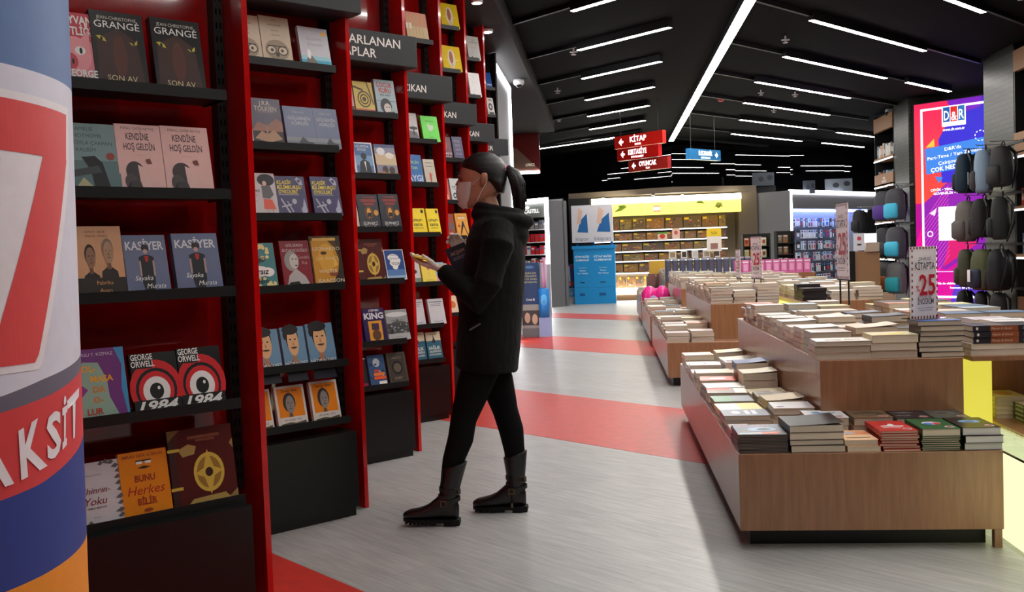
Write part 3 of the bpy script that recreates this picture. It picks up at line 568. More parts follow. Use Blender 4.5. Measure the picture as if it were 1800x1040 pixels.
CV['gold'] = ((84, 58, 26), [('p', [(.05, 0), (.05, .9), (.5, .97), (.8, .75), (.9, .5), (.8, .2), (.6, 0)], (196, 140, 40)), ('e', .5, .55, .26, .3, (214, 160, 54)), ('p', [(.6, .0), (1, 0), (1, 1), (.8, 1), (.93, .6), (.84, .3)], (44, 30, 18)), ('e', .42, .65, .1, .035, (70, 44, 20)), ('p', [(.72, .62), (.86, .4), (.7, .36)], (226, 180, 80)), ('e', .66, .22, .14, .045, (140, 70, 34)), ('r', .1, .9, .86, .96, (214, 172, 80)), T('LEONARDO', .52, .74, .07, (220, 206, 170), .88, fill=1), T('DA VINCI', .52, .54, .07, (220, 200, 150), .7, fill=1), T('WALTER', .5, .28, .07, (220, 206, 170), .6, fill=1), T('ISAACSON', .56, .09, .07, (236, 226, 200), .84, fill=1)])
po = ((110, 150, 180), face(.46, .62, 1.0, (222, 176, 128), (34, 28, 28), (40, 42, 52), (176, 124, 90))+[('e', .42, .93, .34, .13, (34, 28, 28)), ('e', .18, .8, .09, .12, (34, 28, 28)), ('e', .49, .47, .14, .02, (60, 44, 40)), T('NÂZIM HİKMET', .5, .07, .095, WH, .94, fill=1)])
CV['poet1'] = CV['poet2'] = CV['poet3'] = po
ac = ((226, 222, 214), [('r', .08, .2, .93, .94, (238, 140, 20)), T('Sunay Akın', .5, .88, .07, (90, 50, 20), .6, b=.01)]+[('e', .45, .58, .21, .24, (60, 56, 56))]+face(.46, .53, .62, (150, 144, 140), (60, 56, 56), (50, 48, 50), (92, 86, 84))+[('r', .08, .0, .93, .22, (226, 222, 214)), T('ASLANLI YOL', .5, .15, .055, (90, 90, 90), .6), ('p', [(.08, 0), (.08, .06), (.4, .09), (.6, .06), (.93, .1), (.93, 0)], (90, 86, 60))])
CV['actor1'] = CV['actor2'] = CV['actor3'] = ac
CV['rose'] = ((190, 140, 140), [('p', [(.6, .6), (.8, .8), (.85, .5)], BK), ('r', 0, 0, 1, .2, (90, 60, 60))])
CV['swirl'] = ((196, 168, 60), [('r', 0, 0, 1, .14, (176, 60, 40)), ('r', 0, 0, 1, .03, (60, 40, 30))]+[('e', .5+.0*i, .45, .34-.06*i, .26-.046*i, (74, 56, 22) if i % 2 == 0 else (206, 178, 66)) for i in range(5)]+[('p', [(.7, 1), (.76, 1), (.98, .3), (.92, .3)], (74, 56, 22)), ('p', [(.0, .8), (.0, .86), (.5, .76), (.5, .7)], (74, 56, 22))])
CV['child'] = ((150, 172, 180), [T('ÇOCUK', .5, .86, .13, (180, 60, 50), .8, b=.03), T('KURU', .5, .7, .13, (180, 60, 50), .6, b=.03), T('KEN KESEY', .5, .57, .05, BK, .7, b=.01), ('e', .46, .26, .28, .22, (44, 48, 54)), ('e', .52, .2, .18, .14, (206, 196, 188)), ('p', [(.2, 0), (.5, .1), (.85, .12), (.85, 0)], (60, 60, 64)), ('r', 0, .4, 1, .41, (70, 70, 80)), ('e', .48, .23, .03, .015, BK), ('e', .6, .23, .03, .015, BK)])
CV['silh'] = ((214, 216, 222), [('r', .1, .0, .94, .96, (70, 110, 160)), ('r', .1, .3, .94, .6, (120, 160, 200)), T('UÇURTMA', .5, .88, .07, WH, .7), T('AVCISI', .45, .78, .07, WH, .5), ('e', .52, .58, .14, .1, (24, 28, 38)), ('p', [(.2, 0), (.3, .4), (.5, .5), (.75, .4), (.85, 0)], (24, 30, 44)), ('p', [(.5, .42), (.58, .42), (.56, .1)], WH)])
CV['kids'] = ((130, 130, 150), [('r', 0, .35, 1, .7, (206, 186, 150)), ('e', .3, .78, .2, .12, (220, 220, 226)), ('e', .7, .65, .2, .1, (232, 226, 214)), ('r', 0, 0, 1, .12, (150, 110, 80)), ('e', .4, .2, .14, .12, (60, 36, 28)), ('e', .72, .18, .14, .12, (60, 36, 28)), ('e', .3, .05, .14, .1, (170, 110, 80)), ('r', 0, .9, 1, 1, (80, 90, 130))])
CV['cream'] = ((206, 196, 170), [T('ROMAN', .5, .8, .05, BK, .7), ('p', [(.6, .1), (.8, .4), (.7, .1)], (110, 90, 60))])
lm = ((40, 40, 52), [('r', .2, .78, .9, .86, (150, 50, 44)), ('r', .3, .68, .8, .75, (150, 50, 44)), ('e', .5, .46, .2, .2, (96, 60, 34)), ('e', .5, .46, .1, .14, (226, 160, 60)), ('r', .42, .34, .6, .46, (20, 16, 20)), T('ŞÜPHECİ', .5, .15, .08, WH, .7), T('THINLER', .5, .04, .07, WH, .7), ('e', .84, .46, .11, .085, (216, 150, 50)), ('r', .25, .9, .85, .93, (150, 60, 60))])
CV['lamp1'] = CV['lamp2'] = lm
CV['sky'] = ((30, 70, 140), [('r', 0, 0, 1, .2, (150, 176, 206)), ('r', 0, .14, 1, .34, (80, 120, 176)), ('e', .45, .74, .28, .12, WH), ('e', .5, .56, .26, .13, WH), ('e', .62, .64, .2, .1, WH), ('e', .5, .42, .14, .08, WH), T('İÇİMİZDEKİ', .45, .82, .05, (40, 80, 150), .4), T('SERÜVENCİ', .5, .7, .05, (40, 80, 150), .5), T('YOLDA', .52, .54, .09, (40, 40, 50), .42, b=.01), ('r', 0, .98, 1, 1, WH), ('r', 0, 0, 1, .02, WH), ('r', 0, 0, .03, 1, WH), ('r', .97, 0, 1, 1, WH)])
vi = ((50, 34, 84), [('r', .22, .05, .84, .62, (214, 150, 36)), ('r', .36, .35, .7, .55, (60, 40, 70)), ('e', .55, .2, .2, .16, (96, 56, 36)), T('STEPHEN', .55, .93, .06, WH, .7, b=.02), T('KING', .52, .77, .17, (214, 214, 220), .9, b=.04, fill=1)])
CV['violet1'] = CV['violet2'] = vi
CV['graysky'] = ((176, 176, 176), [('r', 0, .55, 1, 1, (150, 150, 152)), ('e', .5, .84, .5, .08, (206, 206, 206)), ('r', 0, .22, 1, .55, (70, 70, 70)), ('p', [(.2, .55), (.3, .6), (.45, .62), (.5, .72), (.55, .62), (.8, .6), (.9, .55)], (84, 84, 84)), T('HANDE KARA', .5, .65, .05, (60, 60, 60), .6), T('BULANIK', .5, .1, .04, (120, 120, 120), .6)]+blots(30, .02, .24, .98, .52, [(150, 150, 150), (40, 40, 40)], .02, .05))
CV['dark'] = ((44, 44, 50), [('r', .6, .8, 1, .84, WH), ('r', 0, 0, 1, .12, (150, 30, 60))])
CV['bluefire'] = ((60, 90, 130), [('e', .5, .75, .2, .14, (190, 200, 206))]+blots(18, .05, .2, .9, .9, [(170, 186, 200), (40, 60, 90)], .03, .08)+[('r', .25, .32, .9, .42, (226, 120, 50)), ('r', .25, .2, .95, .3, (226, 90, 40)), ('r', .5, .02, .95, .14, WH), ('r', .3, .45, .6, .52, (206, 60, 50))])
CV['brown'] = ((66, 58, 50), [('r', .05, .03, .95, .97, (80, 70, 60)), ('r', .1, .06, .9, .94, (60, 52, 46)), ('e', .5, .5, .28, .22, (20, 18, 18)), ('e', .5, .5, .2, .15, (96, 84, 70)), T('LANETLİ', .5, .82, .07, (140, 126, 104), .6), T('KURT', .5, .16, .09, (150, 136, 112), .4)])
CV['salmon'] = ((226, 196, 160), [('r', 0, .5, 1, 1, (224, 160, 136)), ('r', 0, .4, .3, .6, (240, 232, 214))]+[('r', .1+.16*i, .05, .14+.16*i, .9, (204, 190, 130)) for i in range(5)])
CV['mount'] = ((186, 182, 184), [('p', [(0, .2), (.3, .42), (.5, .36), (.9, .3), (1, .1), (0, .05)], (110, 110, 114)), ('e', .75, .45, .22, .06, (56, 66, 60)), ('r', .72, .2, .78, .44, (56, 56, 56)), T('DAĞIN', .45, .88, .06, (120, 90, 90), .5), T('ARDI', .5, .76, .06, (120, 90, 90), .4), ('r', 0, 0, 1, .08, (140, 146, 150))])
CV['green'] = ((92, 226, 50), [('e', .5, .52, .15, .12, (206, 232, 196)), ('e', .4, .62, .08, .06, (206, 232, 196)), ('e', .62, .56, .08, .08, (206, 232, 196)), T('Yeşil Kitap', .5, .8, .06, (40, 110, 30), .6, s=.2), T('ROMAN', .5, .16, .04, (40, 110, 30), .55)])
CV['respect'] = ((40, 110, 180), [T('DİSİPLİN', .5, .74, .09, (150, 206, 150), .8, b=.02), T('KİTABI', .5, .55, .09, (150, 206, 150), .8, b=.02), T('SAYGI', .5, .2, .2, (214, 226, 236), .9, b=.02), T('FUAT', .5, .9, .05, (90, 150, 206), .4)])
CV['beige'] = ((196, 190, 172), [('r', .2, .84, .8, .87, (120, 112, 100)), ('r', .2, .7, .8, .73, (120, 112, 100)), ('e', .5, .42, .07, .06, (200, 70, 60)), ('p', [(.4, .38), (.6, .4), (.56, .1), (.5, .02), (.44, .1)], (200, 70, 60)), ('p', [(.6, .36), (.72, .5), (.66, .34)], (200, 70, 60))])
le = (Y_, [T('umur-', .5, .56, .14, (60, 56, 20), .8, b=.02, a='c'), T('sama', .5, .38, .14, (60, 56, 20), .75, b=.02), ('e', .84, .88, .09, .075, (50, 50, 40)), ('r', .2, .22, .8, .24, (120, 110, 30)), ('r', .2, .04, .8, .06, (120, 110, 30))])
CV['lemon1'] = CV['lemon2'] = le
CV['tree'] = ((206, 206, 206), [('e', .6, .42, .2, .08, (50, 60, 50)), ('r', .57, .2, .63, .4, (50, 50, 50)), ('r', 0, 0, 1, .2, (120, 140, 120))])
CV['flower'] = ((240, 218, 90), [('e', .5, .66, .14, .1, (226, 150, 130)), ('e', .5, .66, .07, .05, (150, 50, 50)), ('p', [(.5, .56), (.5, .3), (.6, .2), (.48, .3), (.47, .56)], (200, 160, 60)), ('r', .2, .06, .8, .08, (170, 150, 60)), ('r', .25, .12, .75, .14, (170, 150, 60))])
CV['candy'] = ((120, 180, 210), [('p', [(0, .4), (1, .1), (1, .0), (0, 0)], (230, 150, 190)), ('e', .6, .5, .3, .2, (236, 236, 240)), ('e', .4, .3, .2, .12, (90, 110, 180))])
nt_ = ((206, 208, 212), [('r', .08, .86, .9, .89, (90, 96, 110)), ('r', .15, .78, .8, .8, (120, 126, 140)), ('r', .15, .72, .8, .74, (120, 126, 140)), ('r', .2, .1, .8, .12, (120, 126, 140))])
CV['note1'] = CV['note2'] = nt_
sa = ((56, 104, 126), [('r', 0, .68, 1, 1, (214, 206, 176)), ('p', [(.5, .9), (.56, .76), (.64, .66), (.6, .6), (.42, .6), (.4, .66), (.47, .76)], (50, 50, 60)), ('r', .3, .9, .75, .92, (110, 100, 80)), T('SAĞLIK', .5, .42, .11, (206, 214, 206), .8, b=.03), T('ARARKEN', .5, .29, .08, (206, 214, 206), .8, b=.02), T('HASTALANMA', .5, .18, .06, (206, 214, 206), .8, b=.02)])
CV['salt1'] = CV['salt2'] = sa
ha_ = ((240, 206, 30), [('e', .5, .5, .2, .36, (236, 226, 206)), ('e', .48, .55, .1, .25, (180, 110, 80)), ('p', [(.4, .1), (.6, .1), (.56, .3), (.44, .3)], (226, 200, 170)), ('r', .15, .44, .35, .46, (250, 240, 190)), ('r', .65, .44, .85, .46, (250, 240, 190))])
CV['hand1'] = CV['hand2'] = ha_
CV['crimson'] = ((96, 40, 56), [('e', .4, .6, .2, .14, (180, 70, 60)), T('SAVAŞ VE', .5, .26, .09, (226, 206, 206), .9, b=.02), T('HAYALLER', .5, .12, .06, (226, 206, 206), .9)])
CV['indigo'] = ((64, 58, 100), [T('FENA', .5, .8, .11, (176, 160, 190), .6), T('UZAKTA', .5, .62, .1, (176, 160, 190), .6), T('GECE', .5, .44, .1, (176, 160, 190), .55), T('OLUR', .5, .26, .1, (176, 160, 190), .6), ('r', .2, .1, .8, .13, (130, 110, 160))])
CV['coral'] = ((200, 96, 80), [('r', .2, .1, .8, .3, (226, 180, 160))])
CV['whitei'] = ((196, 204, 204), [T('YOL', .5, .6, .16, (70, 80, 90), .7, b=.02), ('e', .4, .26, .2, .13, (60, 70, 80)), ('e', .4, .26, .1, .06, (196, 204, 204))])
CV['rust'] = ((150, 70, 50), [('r', 0, .3, 1, .6, (110, 90, 90)), T('KEDİ', .5, .16, .09, (214, 150, 120), .8)])
CV['amber'] = ((232, 166, 66), [T('MAYMUN KAFASI', .5, .88, .045, (120, 70, 30), .7), ('r', .25, .76, .8, .84, (226, 206, 180)), ('p', [(.5, .55), (.35, .1), (.28, .1), (.45, .5), (.6, .5), (.8, .1), (.87, .1), (.66, .55), (.62, .66), (.52, .66)], (30, 40, 60)), ('e', .24, .46, .08, .06, (190, 60, 40))])
CV['card'] = ((196, 40, 40), [T('indirim', .5, .8, .1, WH, .8), T('fırsatı', .5, .64, .1, WH, .7)])
CV['creamo'] = ((226, 210, 176), [('e', .5, .5, .3, .2, (206, 120, 60))])
CV['pale1'] = ((214, 214, 210), [T('YAZ', .5, .84, .06, (90, 90, 100), .3), T('SATIRLARI', .5, .74, .06, (90, 90, 100), .7), ('e', .3, .08, .1, .05, (70, 90, 100)), ('e', .6, .06, .14, .05, (120, 140, 130)), ('r', .3, .5, .7, .51, (150, 150, 150))])
CV['pale2'] = ((240, 240, 240), [('e', .3, .08, .1, .05, (200, 200, 200)), ('r', .3, .6, .7, .61, (200, 200, 200)), ('e', .7, .06, .1, .04, (190, 200, 190))])
CV['azure'] = ((34, 90, 170), [('r', .1, .2, .9, .3, (200, 210, 230))])
CV['ink'] = ((210, 210, 208), [('e', .5, .5, .3, .2, (60, 60, 60)), ('e', .5, .5, .15, .1, (190, 190, 190)), ('r', .2, .1, .9, .2, (30, 30, 30)), ('r', .3, .85, .8, .9, (80, 80, 80))])
# name, bay, shelf lip height, left s (top), right s (top), right s (bottom), height above lip, thickness, label
BL = [l.split('|') for l in '''pig,0,1.855,.611,.493,.511,.214,.02|pink book with a pig's face, at the top shelf beside the banner
hunt1,0,1.855,.504,.338,.346,.230,.035|dark brown book with yellow animal eyes, left one of two alike
hunt2,0,1.855,.309,.134,.157,.232,.035|dark brown book with yellow animal eyes, right one of two alike
sea,0,1.515,.607,.437,.457,.205,.02|grey-green book with a dark figure and small red round stamp
pink1,0,1.515,.444,.291,.312,.211,.02|pale pink book with drawn woman's head, left one of the pair
pink2,0,1.515,.292,.122,.147,.213,.02|pale pink book with drawn woman's head, right one of the pair
men,0,1.18,.590,.438,.460,.210,.02|tan book showing two men in dark suits
cash1,0,1.18,.438,.294,.312,.180,.018|grey-blue book with girl in black dress, left one beside the tan book
cash2,0,1.18,.273,.112,.125,.181,.03|grey-blue book with girl in black dress, right one standing alone
purple,0,.788,.606,.454,.466,.207,.02|purple and teal book with orange hand lettering beside the banner
eye1,0,.788,.435,.278,.293,.176,.025|black and red book with big white eye, left one of the pair
eye2,0,.788,.275,.121,.138,.181,.025|black and red book with big white eye, right one of the pair
floral,0,.449,.620,.492,.496,.180,.02|white book with grey leaf border and red script on the lowest shelf
orange,0,.449,.488,.328,.342,.192,.02|bright orange book with moustache and glasses drawing on the lowest shelf
relic,0,.449,.322,.093,.107,.240,.03|large maroon book with golden emblem on the lowest shelf nearest the camera
owl1,1,2.204,.588,.446,.464,.202,.018|beige book with drawn owl in glasses, left one half hidden by the red panel
owl2,1,2.204,.444,.289,.308,.209,.025|beige book with drawn owl in glasses, right one fully seen
beach,1,2.204,.243,.074,.104,.185,.02|white book with blue sea picture and yellow dot on the top shelf
paperw,1,1.817,.640,.511,.529,.204,.02|white book cut off by the red panel, left of the dark castle book
castle,1,1.817,.512,.349,.377,.208,.022|dark violet book with pale castle under large author lettering
ship1,1,1.817,.341,.179,.196,.183,.02|blue-grey book with small ship on the sea, left one of the pair
ship2,1,1.817,.179,.05,.06,.184,.02|blue-grey book with small ship on the sea, right one at the shelf end
fashion,1,1.488,.546,.399,.418,.188,.018|white book with drawn woman in orange skirt
yellowtxt1,1,1.488,.399,.241,.261,.176,.025|dark purple book with yellow title letters, left one of two
yellowtxt2,1,1.488,.211,.051,.074,.178,.025|dark purple book with yellow title letters, right one of two
teal,1,1.15,.568,.421,.437,.198,.02|teal book with white cloud and black script
maroon,1,1.15,.391,.232,.251,.206,.022|dark red book with a pale woman's portrait
gold,1,1.15,.231,.056,.080,.225,.03|golden brown book with large face close-up
poet1,1,.773,.560,.415,.442,.168,.018|light blue book with man's drawn portrait, leftmost of the three alike
poet2,1,.773,.408,.279,.302,.171,.018|light blue book with man's drawn portrait, middle one of the three alike
poet3,1,.773,.272,.120,.145,.177,.018|light blue book with man's drawn portrait, rightmost of the three alike
actor1,1,.49,.597,.476,.492,.171,.018|orange and white book with grey portrait, leftmost and cut by the red panel
actor2,1,.49,.453,.293,.316,.173,.022|orange and white book with grey portrait, middle one of the three
actor3,1,.49,.266,.107,.135,.176,.022|orange and white book with grey portrait, rightmost of the three
rose,2,2.171,.496,.367,.398,.196,.018|dusty pink book just right of the red panel under the nearest sign
swirl,2,2.171,.366,.215,.249,.188,.02|gold book with black swirl pattern
child,2,2.171,.209,.053,.079,.213,.02|pale blue book with red title and a face with cap
silh,2,1.79,.390,.236,.265,.193,.02|white-bordered blue book with dark silhouette of a man
kids,2,1.79,.228,.065,.097,.187,.02|book with cloudy sky above two children's heads
cream,2,1.461,.492,.370,.396,.181,.018|cream book mostly hidden by the red panel
lamp1,2,1.461,.371,.211,.242,.199,.025|dark blue book with glowing doorway and orange dot, left one of two
lamp2,2,1.461,.211,.051,.089,.203,.025|dark blue book with glowing doorway and orange dot, right one of two
relicb,2,1.135,.391,.190,.220,.245,.03|maroon book with golden emblem beside the blue sky book
sky,2,1.135,.188,.034,.063,.177,.02|blue book with white cloud shapes and a white edge
violet1,2,.752,.505,.379,.406,.205,.03|dark violet book with yellow window, left one cut by the red panel
violet2,2,.752,.367,.206,.226,.195,.03|dark violet book with yellow window, right one fully seen
graysky,2,.752,.194,.023,.051,.177,.02|grey photographic book of a city under pale sky
dark,2,.478,.499,.355,.382,.198,.02|dark grey book at the lower left, cut by the red panel
bluefire,2,.478,.343,.212,.243,.175,.022|blue book with orange lettering and white figure
brown,2,.478,.201,.050,.078,.177,.025|brown tooled book with black round emblem
salmon,3,2.928,.296,.085,.121,.207,.03|salmon and cream striped book high on the shelf above the signs
mount,3,2.168,.396,.215,.247,.197,.02|pale grey book with tree and mountains under the second sign
green,3,2.168,.184,.017,.047,.185,.02|bright lime green book under the second sign
respect,3,1.836,.374,.179,.225,.212,.02|mid-blue book with large white word
beige,3,1.836,.176,.057,.100,.182,.02|beige book with small red figure
lemon1,3,1.453,.336,.166,.211,.184,.02|bright yellow book with dark lettering, left one of the pair
lemon2,3,1.453,.166,.032,.080,.182,.02|bright yellow book with dark lettering, right one of the pair
tree,3,1.072,.401,.243,.289,.208,.02|white book with small dark tree, left of the yellow flower book
flower,3,1.072,.240,.090,.137,.164,.02|pale yellow book with small pink flower, under the woman's hands
candy,3,1.072,.112,.01,.03,.144,.02|light blue and pink book behind the woman's sleeve
note1,3,.748,.386,.220,.256,.187,.025|pale grey-white book with small print, left one of the pair
note2,3,.748,.184,.021,.063,.182,.025|pale grey-white book with small print, right one of the pair
salt1,3,.477,.382,.222,.258,.204,.02|teal and cream book with small bottle drawing, left one of the pair
salt2,3,.477,.217,.063,.107,.196,.02|teal and cream book with small bottle drawing, right one of the pair
hand1,4,3.35,.251,.030,.078,.213,.02|yellow book with pale hand picture, the one on the topmost shelf
hand2,4,2.963,.249,.018,.063,.218,.02|yellow book with pale hand picture, the one a shelf lower
crimson,4,2.157,.295,.165,.211,.194,.02|dark crimson book beside the indigo one under the third sign
indigo,4,2.157,.165,.034,.077,.201,.022|indigo book filled with lilac letters under the third sign
coral,4,1.775,.326,.209,.258,.199,.018|coral red book right of the red panel, left of the woman's forehead
whitei,4,1.775,.209,.090,.133,.199,.018|pale grey book just in front of the woman's mask
rust,4,1.451,.290,.165,.215,.200,.018|rust brown book beside the amber one
amber,4,1.451,.162,.004,.051,.202,.025|amber yellow book with walking dark figure, left of the woman's shoulder
card,4,1.12,.28,.150,.178,.16,.004|small red leaflet with white words behind the woman's sleeve
creamo,4,.75,.29,.173,.202,.15,.02|cream book with orange spot behind the woman's hoodie
pale1,5,3.341,.196,.021,.062,.237,.02|tall white book on the topmost shelf of the sixth bookcase
pale2,5,2.955,.191,.027,.069,.239,.02|tall plain white book a shelf below the topmost, sixth bookcase
azure,6,3.269,.186,.075,.124,.181,.02|small blue book high on the farthest bookcase
ink,6,2.947,.174,.051,.099,.205,.02|white book with black ink motif on the farthest bookcase'''.split('\n')]
SH_ = ['top', 'second', 'third', 'fourth', 'fifth']
for spec, lab in BL:
    nm, k, z, sl, sr, sb, h, th = spec.split(','); k = int(k); z, sl, sr, sb, h, th = map(float, (z, sl, sr, sb, h, th))
    h += .02; s1 = (sr+sb)/2; s0 = sl+.008
    wd = max(.06, s0-s1); sc = (s0+s1)/2; lean = math.asin(.045/h)
    bf = bayframe(k)
    # local book axes: x right along bay, y up the cover, z out of the cover
    x = Vector((1, 0, 0)); y = Vector((0, math.sin(lean), math.cos(lean))); zz = x.cross(y)
    m = Matrix((x, y, zz)).transposed().to_4x4()
    o = Vector((-sc, -.012, z-.0178)) + y*(h/2) - zz*th
    o.z += (th*zz.z if zz.z > 0 else 0)
    m.translation = o
    c, ops = CV[nm]
    t = thing('book' if nm != 'card' else 'leaflet', lab, 'book' if nm != 'card' else 'leaflet', mat=bf @ m, group='face-out books on the red bookcases' if nm != 'card' else None)
    book_parts(t, wd, h, th, ('g', *c, .3), ops)
# ------------------------------------------------------------ curved banner in the near left corner
BC = Vector((-1.233, 1.436, 0)); BR = .35
t = thing('display_banner', 'tall round banner, blue, white, red and orange with a big red 7, nearest the camera', 'banner', mat=Matrix.Translation(BC+Vector((-.0172, -.01, 0))) @ Matrix.Rotation(.01838, 4, Vector((-.5, .86, 0))))
def cyl(ph, z, r=0): a = math.radians(ph); return ((BR+r)*math.cos(a), (BR+r)*math.sin(a), z)
def wrap(mb, lo, hi, k, r):
    """strip round the column between two height profiles [(angle, z)...]"""
    def at(p, a):
        for (a0, z0), (a1, z1) in zip(p, p[1:]):
            if a <= a1: return z0+(z1-z0)*(a-a0)/(a1-a0)
        return p[-1][1]
    a0, a1 = lo[0][0], lo[-1][0]; n = int((a1-a0)/2.5)+1
    vs = []
    for i in range(n+1):
        a = a0+(a1-a0)*i/n; vs += [cyl(a, at(lo, a), r), cyl(a, at(hi, a), r)]
    mb.add(vs, [(2*i, 2*i+2, 2*i+3, 2*i+1) for i in range(n)], k)
mb = MB()
FB = lambda c: ('g', *c, .55)
full = lambda z: [(-180, z), (180, z)]
bl, wf, rd, bb, og = FB((104, 134, 186)), FB((228, 229, 244)), FB((226, 72, 76)), FB((52, 72, 150)), FB((246, 156, 50))
wrap(mb, full(0.06), full(.35), og, 0)
wrap(mb, full(.35), [(-180, .70), (-18, .784), (-5, .786), (23, .794), (180, .84)], og, 0)
wrap(mb, [(-180, .70), (-18, .784), (-5, .786), (23, .794), (180, .84)], [(-180, .86), (-17, .921), (-5, .928), (26, .969), (180, 1.06)], bb, 0)
wrap(mb, [(-180, .86), (-17, .921), (-5, .928), (26, .969), (180, 1.06)], [(-180, 1.0), (-16.5, 1.05), (0, 1.062), (27, 1.089), (180, 1.16)], rd, 0)
wrap(mb, [(-180, 1.0), (-16.5, 1.05), (0, 1.062), (27, 1.089), (180, 1.16)], [(-180, 1.0), (-16.3, 1.074), (-2.6, 1.089), (26.5, 1.111), (180, 1.16)], FB((112, 108, 126)), 0)
wrap(mb, [(-180, 1.0), (-16.3, 1.074), (-2.6, 1.089), (26.5, 1.111), (180, 1.16)], full(1.566), wf, 0)
wrap(mb, full(1.566), full(2.1), bl, 0)
mb.build('printed_sleeve', t, True)
mb = MB(); W = FB((246, 242, 248)); R7 = FB((232, 82, 84))
def patch(pts, k, r):   # polygon given in (angle, z), cut into vertical slices so it follows the curve
    a0, a1 = min(p[0] for p in pts), max(p[0] for p in pts); n = max(2, int((a1-a0)/1.5))
    def cross(a):
        zs = []
        for (xa, za), (xb, zb) in zip(pts, pts[1:]+pts[:1]):
            if (xa-a)*(xb-a) <= 0 and abs(xa-xb) > 1e-9: zs.append(za+(zb-za)*(a-xa)/(xb-xa))
        zs.sort(); return zs
    for i in range(n):
        b0, b1 = a0+(a1-a0)*(i+.001)/n, a0+(a1-a0)*(i+.999)/n
        c0, c1 = cross(b0), cross(b1)
        if len(c0) < 2 or len(c1) < 2: continue
        mb.add([cyl(b0, c0[0], r), cyl(b1, c1[0], r), cyl(b1, c1[-1], r), cyl(b0, c0[-1], r)], [(0, 1, 2, 3)], k)
patch([(-64, 1.528), (18.1, 1.528), (16.8, 1.425), (-64, 1.425)], W, .0008)
patch([(-38, 1.106), (-3.4, 1.106), (17.1, 1.43), (-14, 1.43)], W, .0008)
patch([(-62, 1.516), (15.4, 1.515), (14.2, 1.437), (-62, 1.437)], R7, .0014)
patch([(-35, 1.118), (-4.9, 1.117), (14.3, 1.44), (0.5, 1.44), (-17, 1.17)], R7, .0014)
def letter(ch, q, k, r):
    vs, fs, x0, x1 = textmesh(ch, .03, 0); y0 = min(v[1] for v in vs); y1 = max(v[1] for v in vs); out = []
    (aa, za), (ab, zb), (ac_, zc), (ad, zd) = q   # top-left, top-right, bottom-right, bottom-left
    for x, y in vs:
        u, v = (x-x0)/(x1-x0), (y-y0)/(y1-y0)
        out.append(cyl((1-v)*((1-u)*ad+u*ac_)+v*((1-u)*aa+u*ab), (1-v)*((1-u)*zd+u*zc)+v*((1-u)*za+u*zb), r))
    mb.add(out, fs, k)
letter('K', [(-12.2, 1.018), (-4.6, 1.033), (-2.4, .953), (-11.8, .943)], W, .0016)
letter('S', [(-2.2, 1.033), (4.8, 1.036), (4.1, .965), (-2.3, .958)], W, .0016)
letter('İ', [(5.7, 1.053), (8.9, 1.056), (7.4, .975), (4.8, .969)], W, .0016)
letter('T', [(8.4, 1.045), (19.4, 1.059), (15.5, .984), (9.6, .976)], W, .0016)
letter('A', [(-25, 1.007), (-15.5, 1.007), (-14, .941), (-26, .935)], W, .0016)
letter('T', [(-38, .99), (-28, 1.0), (-31, .93), (-38, .925)], W, .0016)
mb.build('printed_figures', t)
MB().loft([((0, 0, 0), (.37, 0, 0), (0, .37, 0)), ((0, 0, .06), (.35, 0, 0), (0, .35, 0))], 'blackmetal', 40).build('base', t)
# ------------------------------------------------------------ display tables
def unit(t, x0, x1, y0, L, side, up0, depth=.46):
    """low tier and raised tier of one half table; side=1 has its low wing on the left"""
    yo = y0
    thin = side < 0 and depth > .45
    if thin: MB().box(x0, x1, 0, L, .362, .40, 'wood', bev=.003).build('low_board', t)
    else: MB().box(x0, x1, 0, L, .08, .40, 'wood', bev=.003).build('low_tier', t)
    mb = MB()
    if side > 0: mb.box(up0, x1+.012, depth, L, .40, .725, 'wood', bev=.003)
    elif thin: mb.box(x0+.03, x1, depth+.45, L, .40, .699, 'wood', bev=.003)
    else: mb.box(x0-.012, up0, depth, L, .40, .725, 'wood', bev=.003)
    mb.build('raised_tier', t)
    if thin: MB().box(x0-.15, x1, depth, L, .70, .725, 'wood', bev=.003).build('top_board', t)
    MB().box(x0+(.25 if thin else .05), x1-.04, .09, L-.09, 0, .36 if thin else .08, 'cabinet').build('plinth', t)
    MB().box(x1-.03 if side > 0 else x0, x1 if side > 0 else x0+.03, .02, .05, 0, .36 if thin else .08, 'wood').build('foot', t)
TN = ['nearest the camera, piled with books', 'second from the camera', 'third from the camera', 'farthest one, behind the pink bags']
TY = [(4.02, 3.28), (8.9, 3.25), (12.62, 3.1), (16.22, 2.6)]
for i, (y0, L) in enumerate(TY):
    t = thing('display_table', 'oak two-tier display table, left half, '+TN[i], 'table', (0.505, y0, 0), group='oak display tables')
    unit(t, 0, 1.042, y0, L, 1, .43, .46 if i == 0 else .3)
    t = thing('display_table', 'oak two-tier display table, right half, '+TN[i], 'table', (1.76, y0, 0), group='oak display tables')
    unit(t, 0, 1.042, y0, L, -1, .62, .50 if i == 0 else .3)
    yc = y0
    t = thing('light_core', 'yellow lit glass core between the two halves of the table '+TN[i].split(',')[0], 'light', (1.575, y0, 0), group='lit table cores')
    MB().box(.03, .165, .62, L-.05, .02, .695, ('e', 228, 216, 80, .42)).build('lit_panel', t)
    if i == 0:
        MB().box(0.0, .18, -.9, .6, .02, .375, ('e', 240, 244, 190, .54)).build('lit_base', t)
        MB().box(-.004, .182, -.904, .61, .377, .387, 'acrylic').build('glass_top', t)
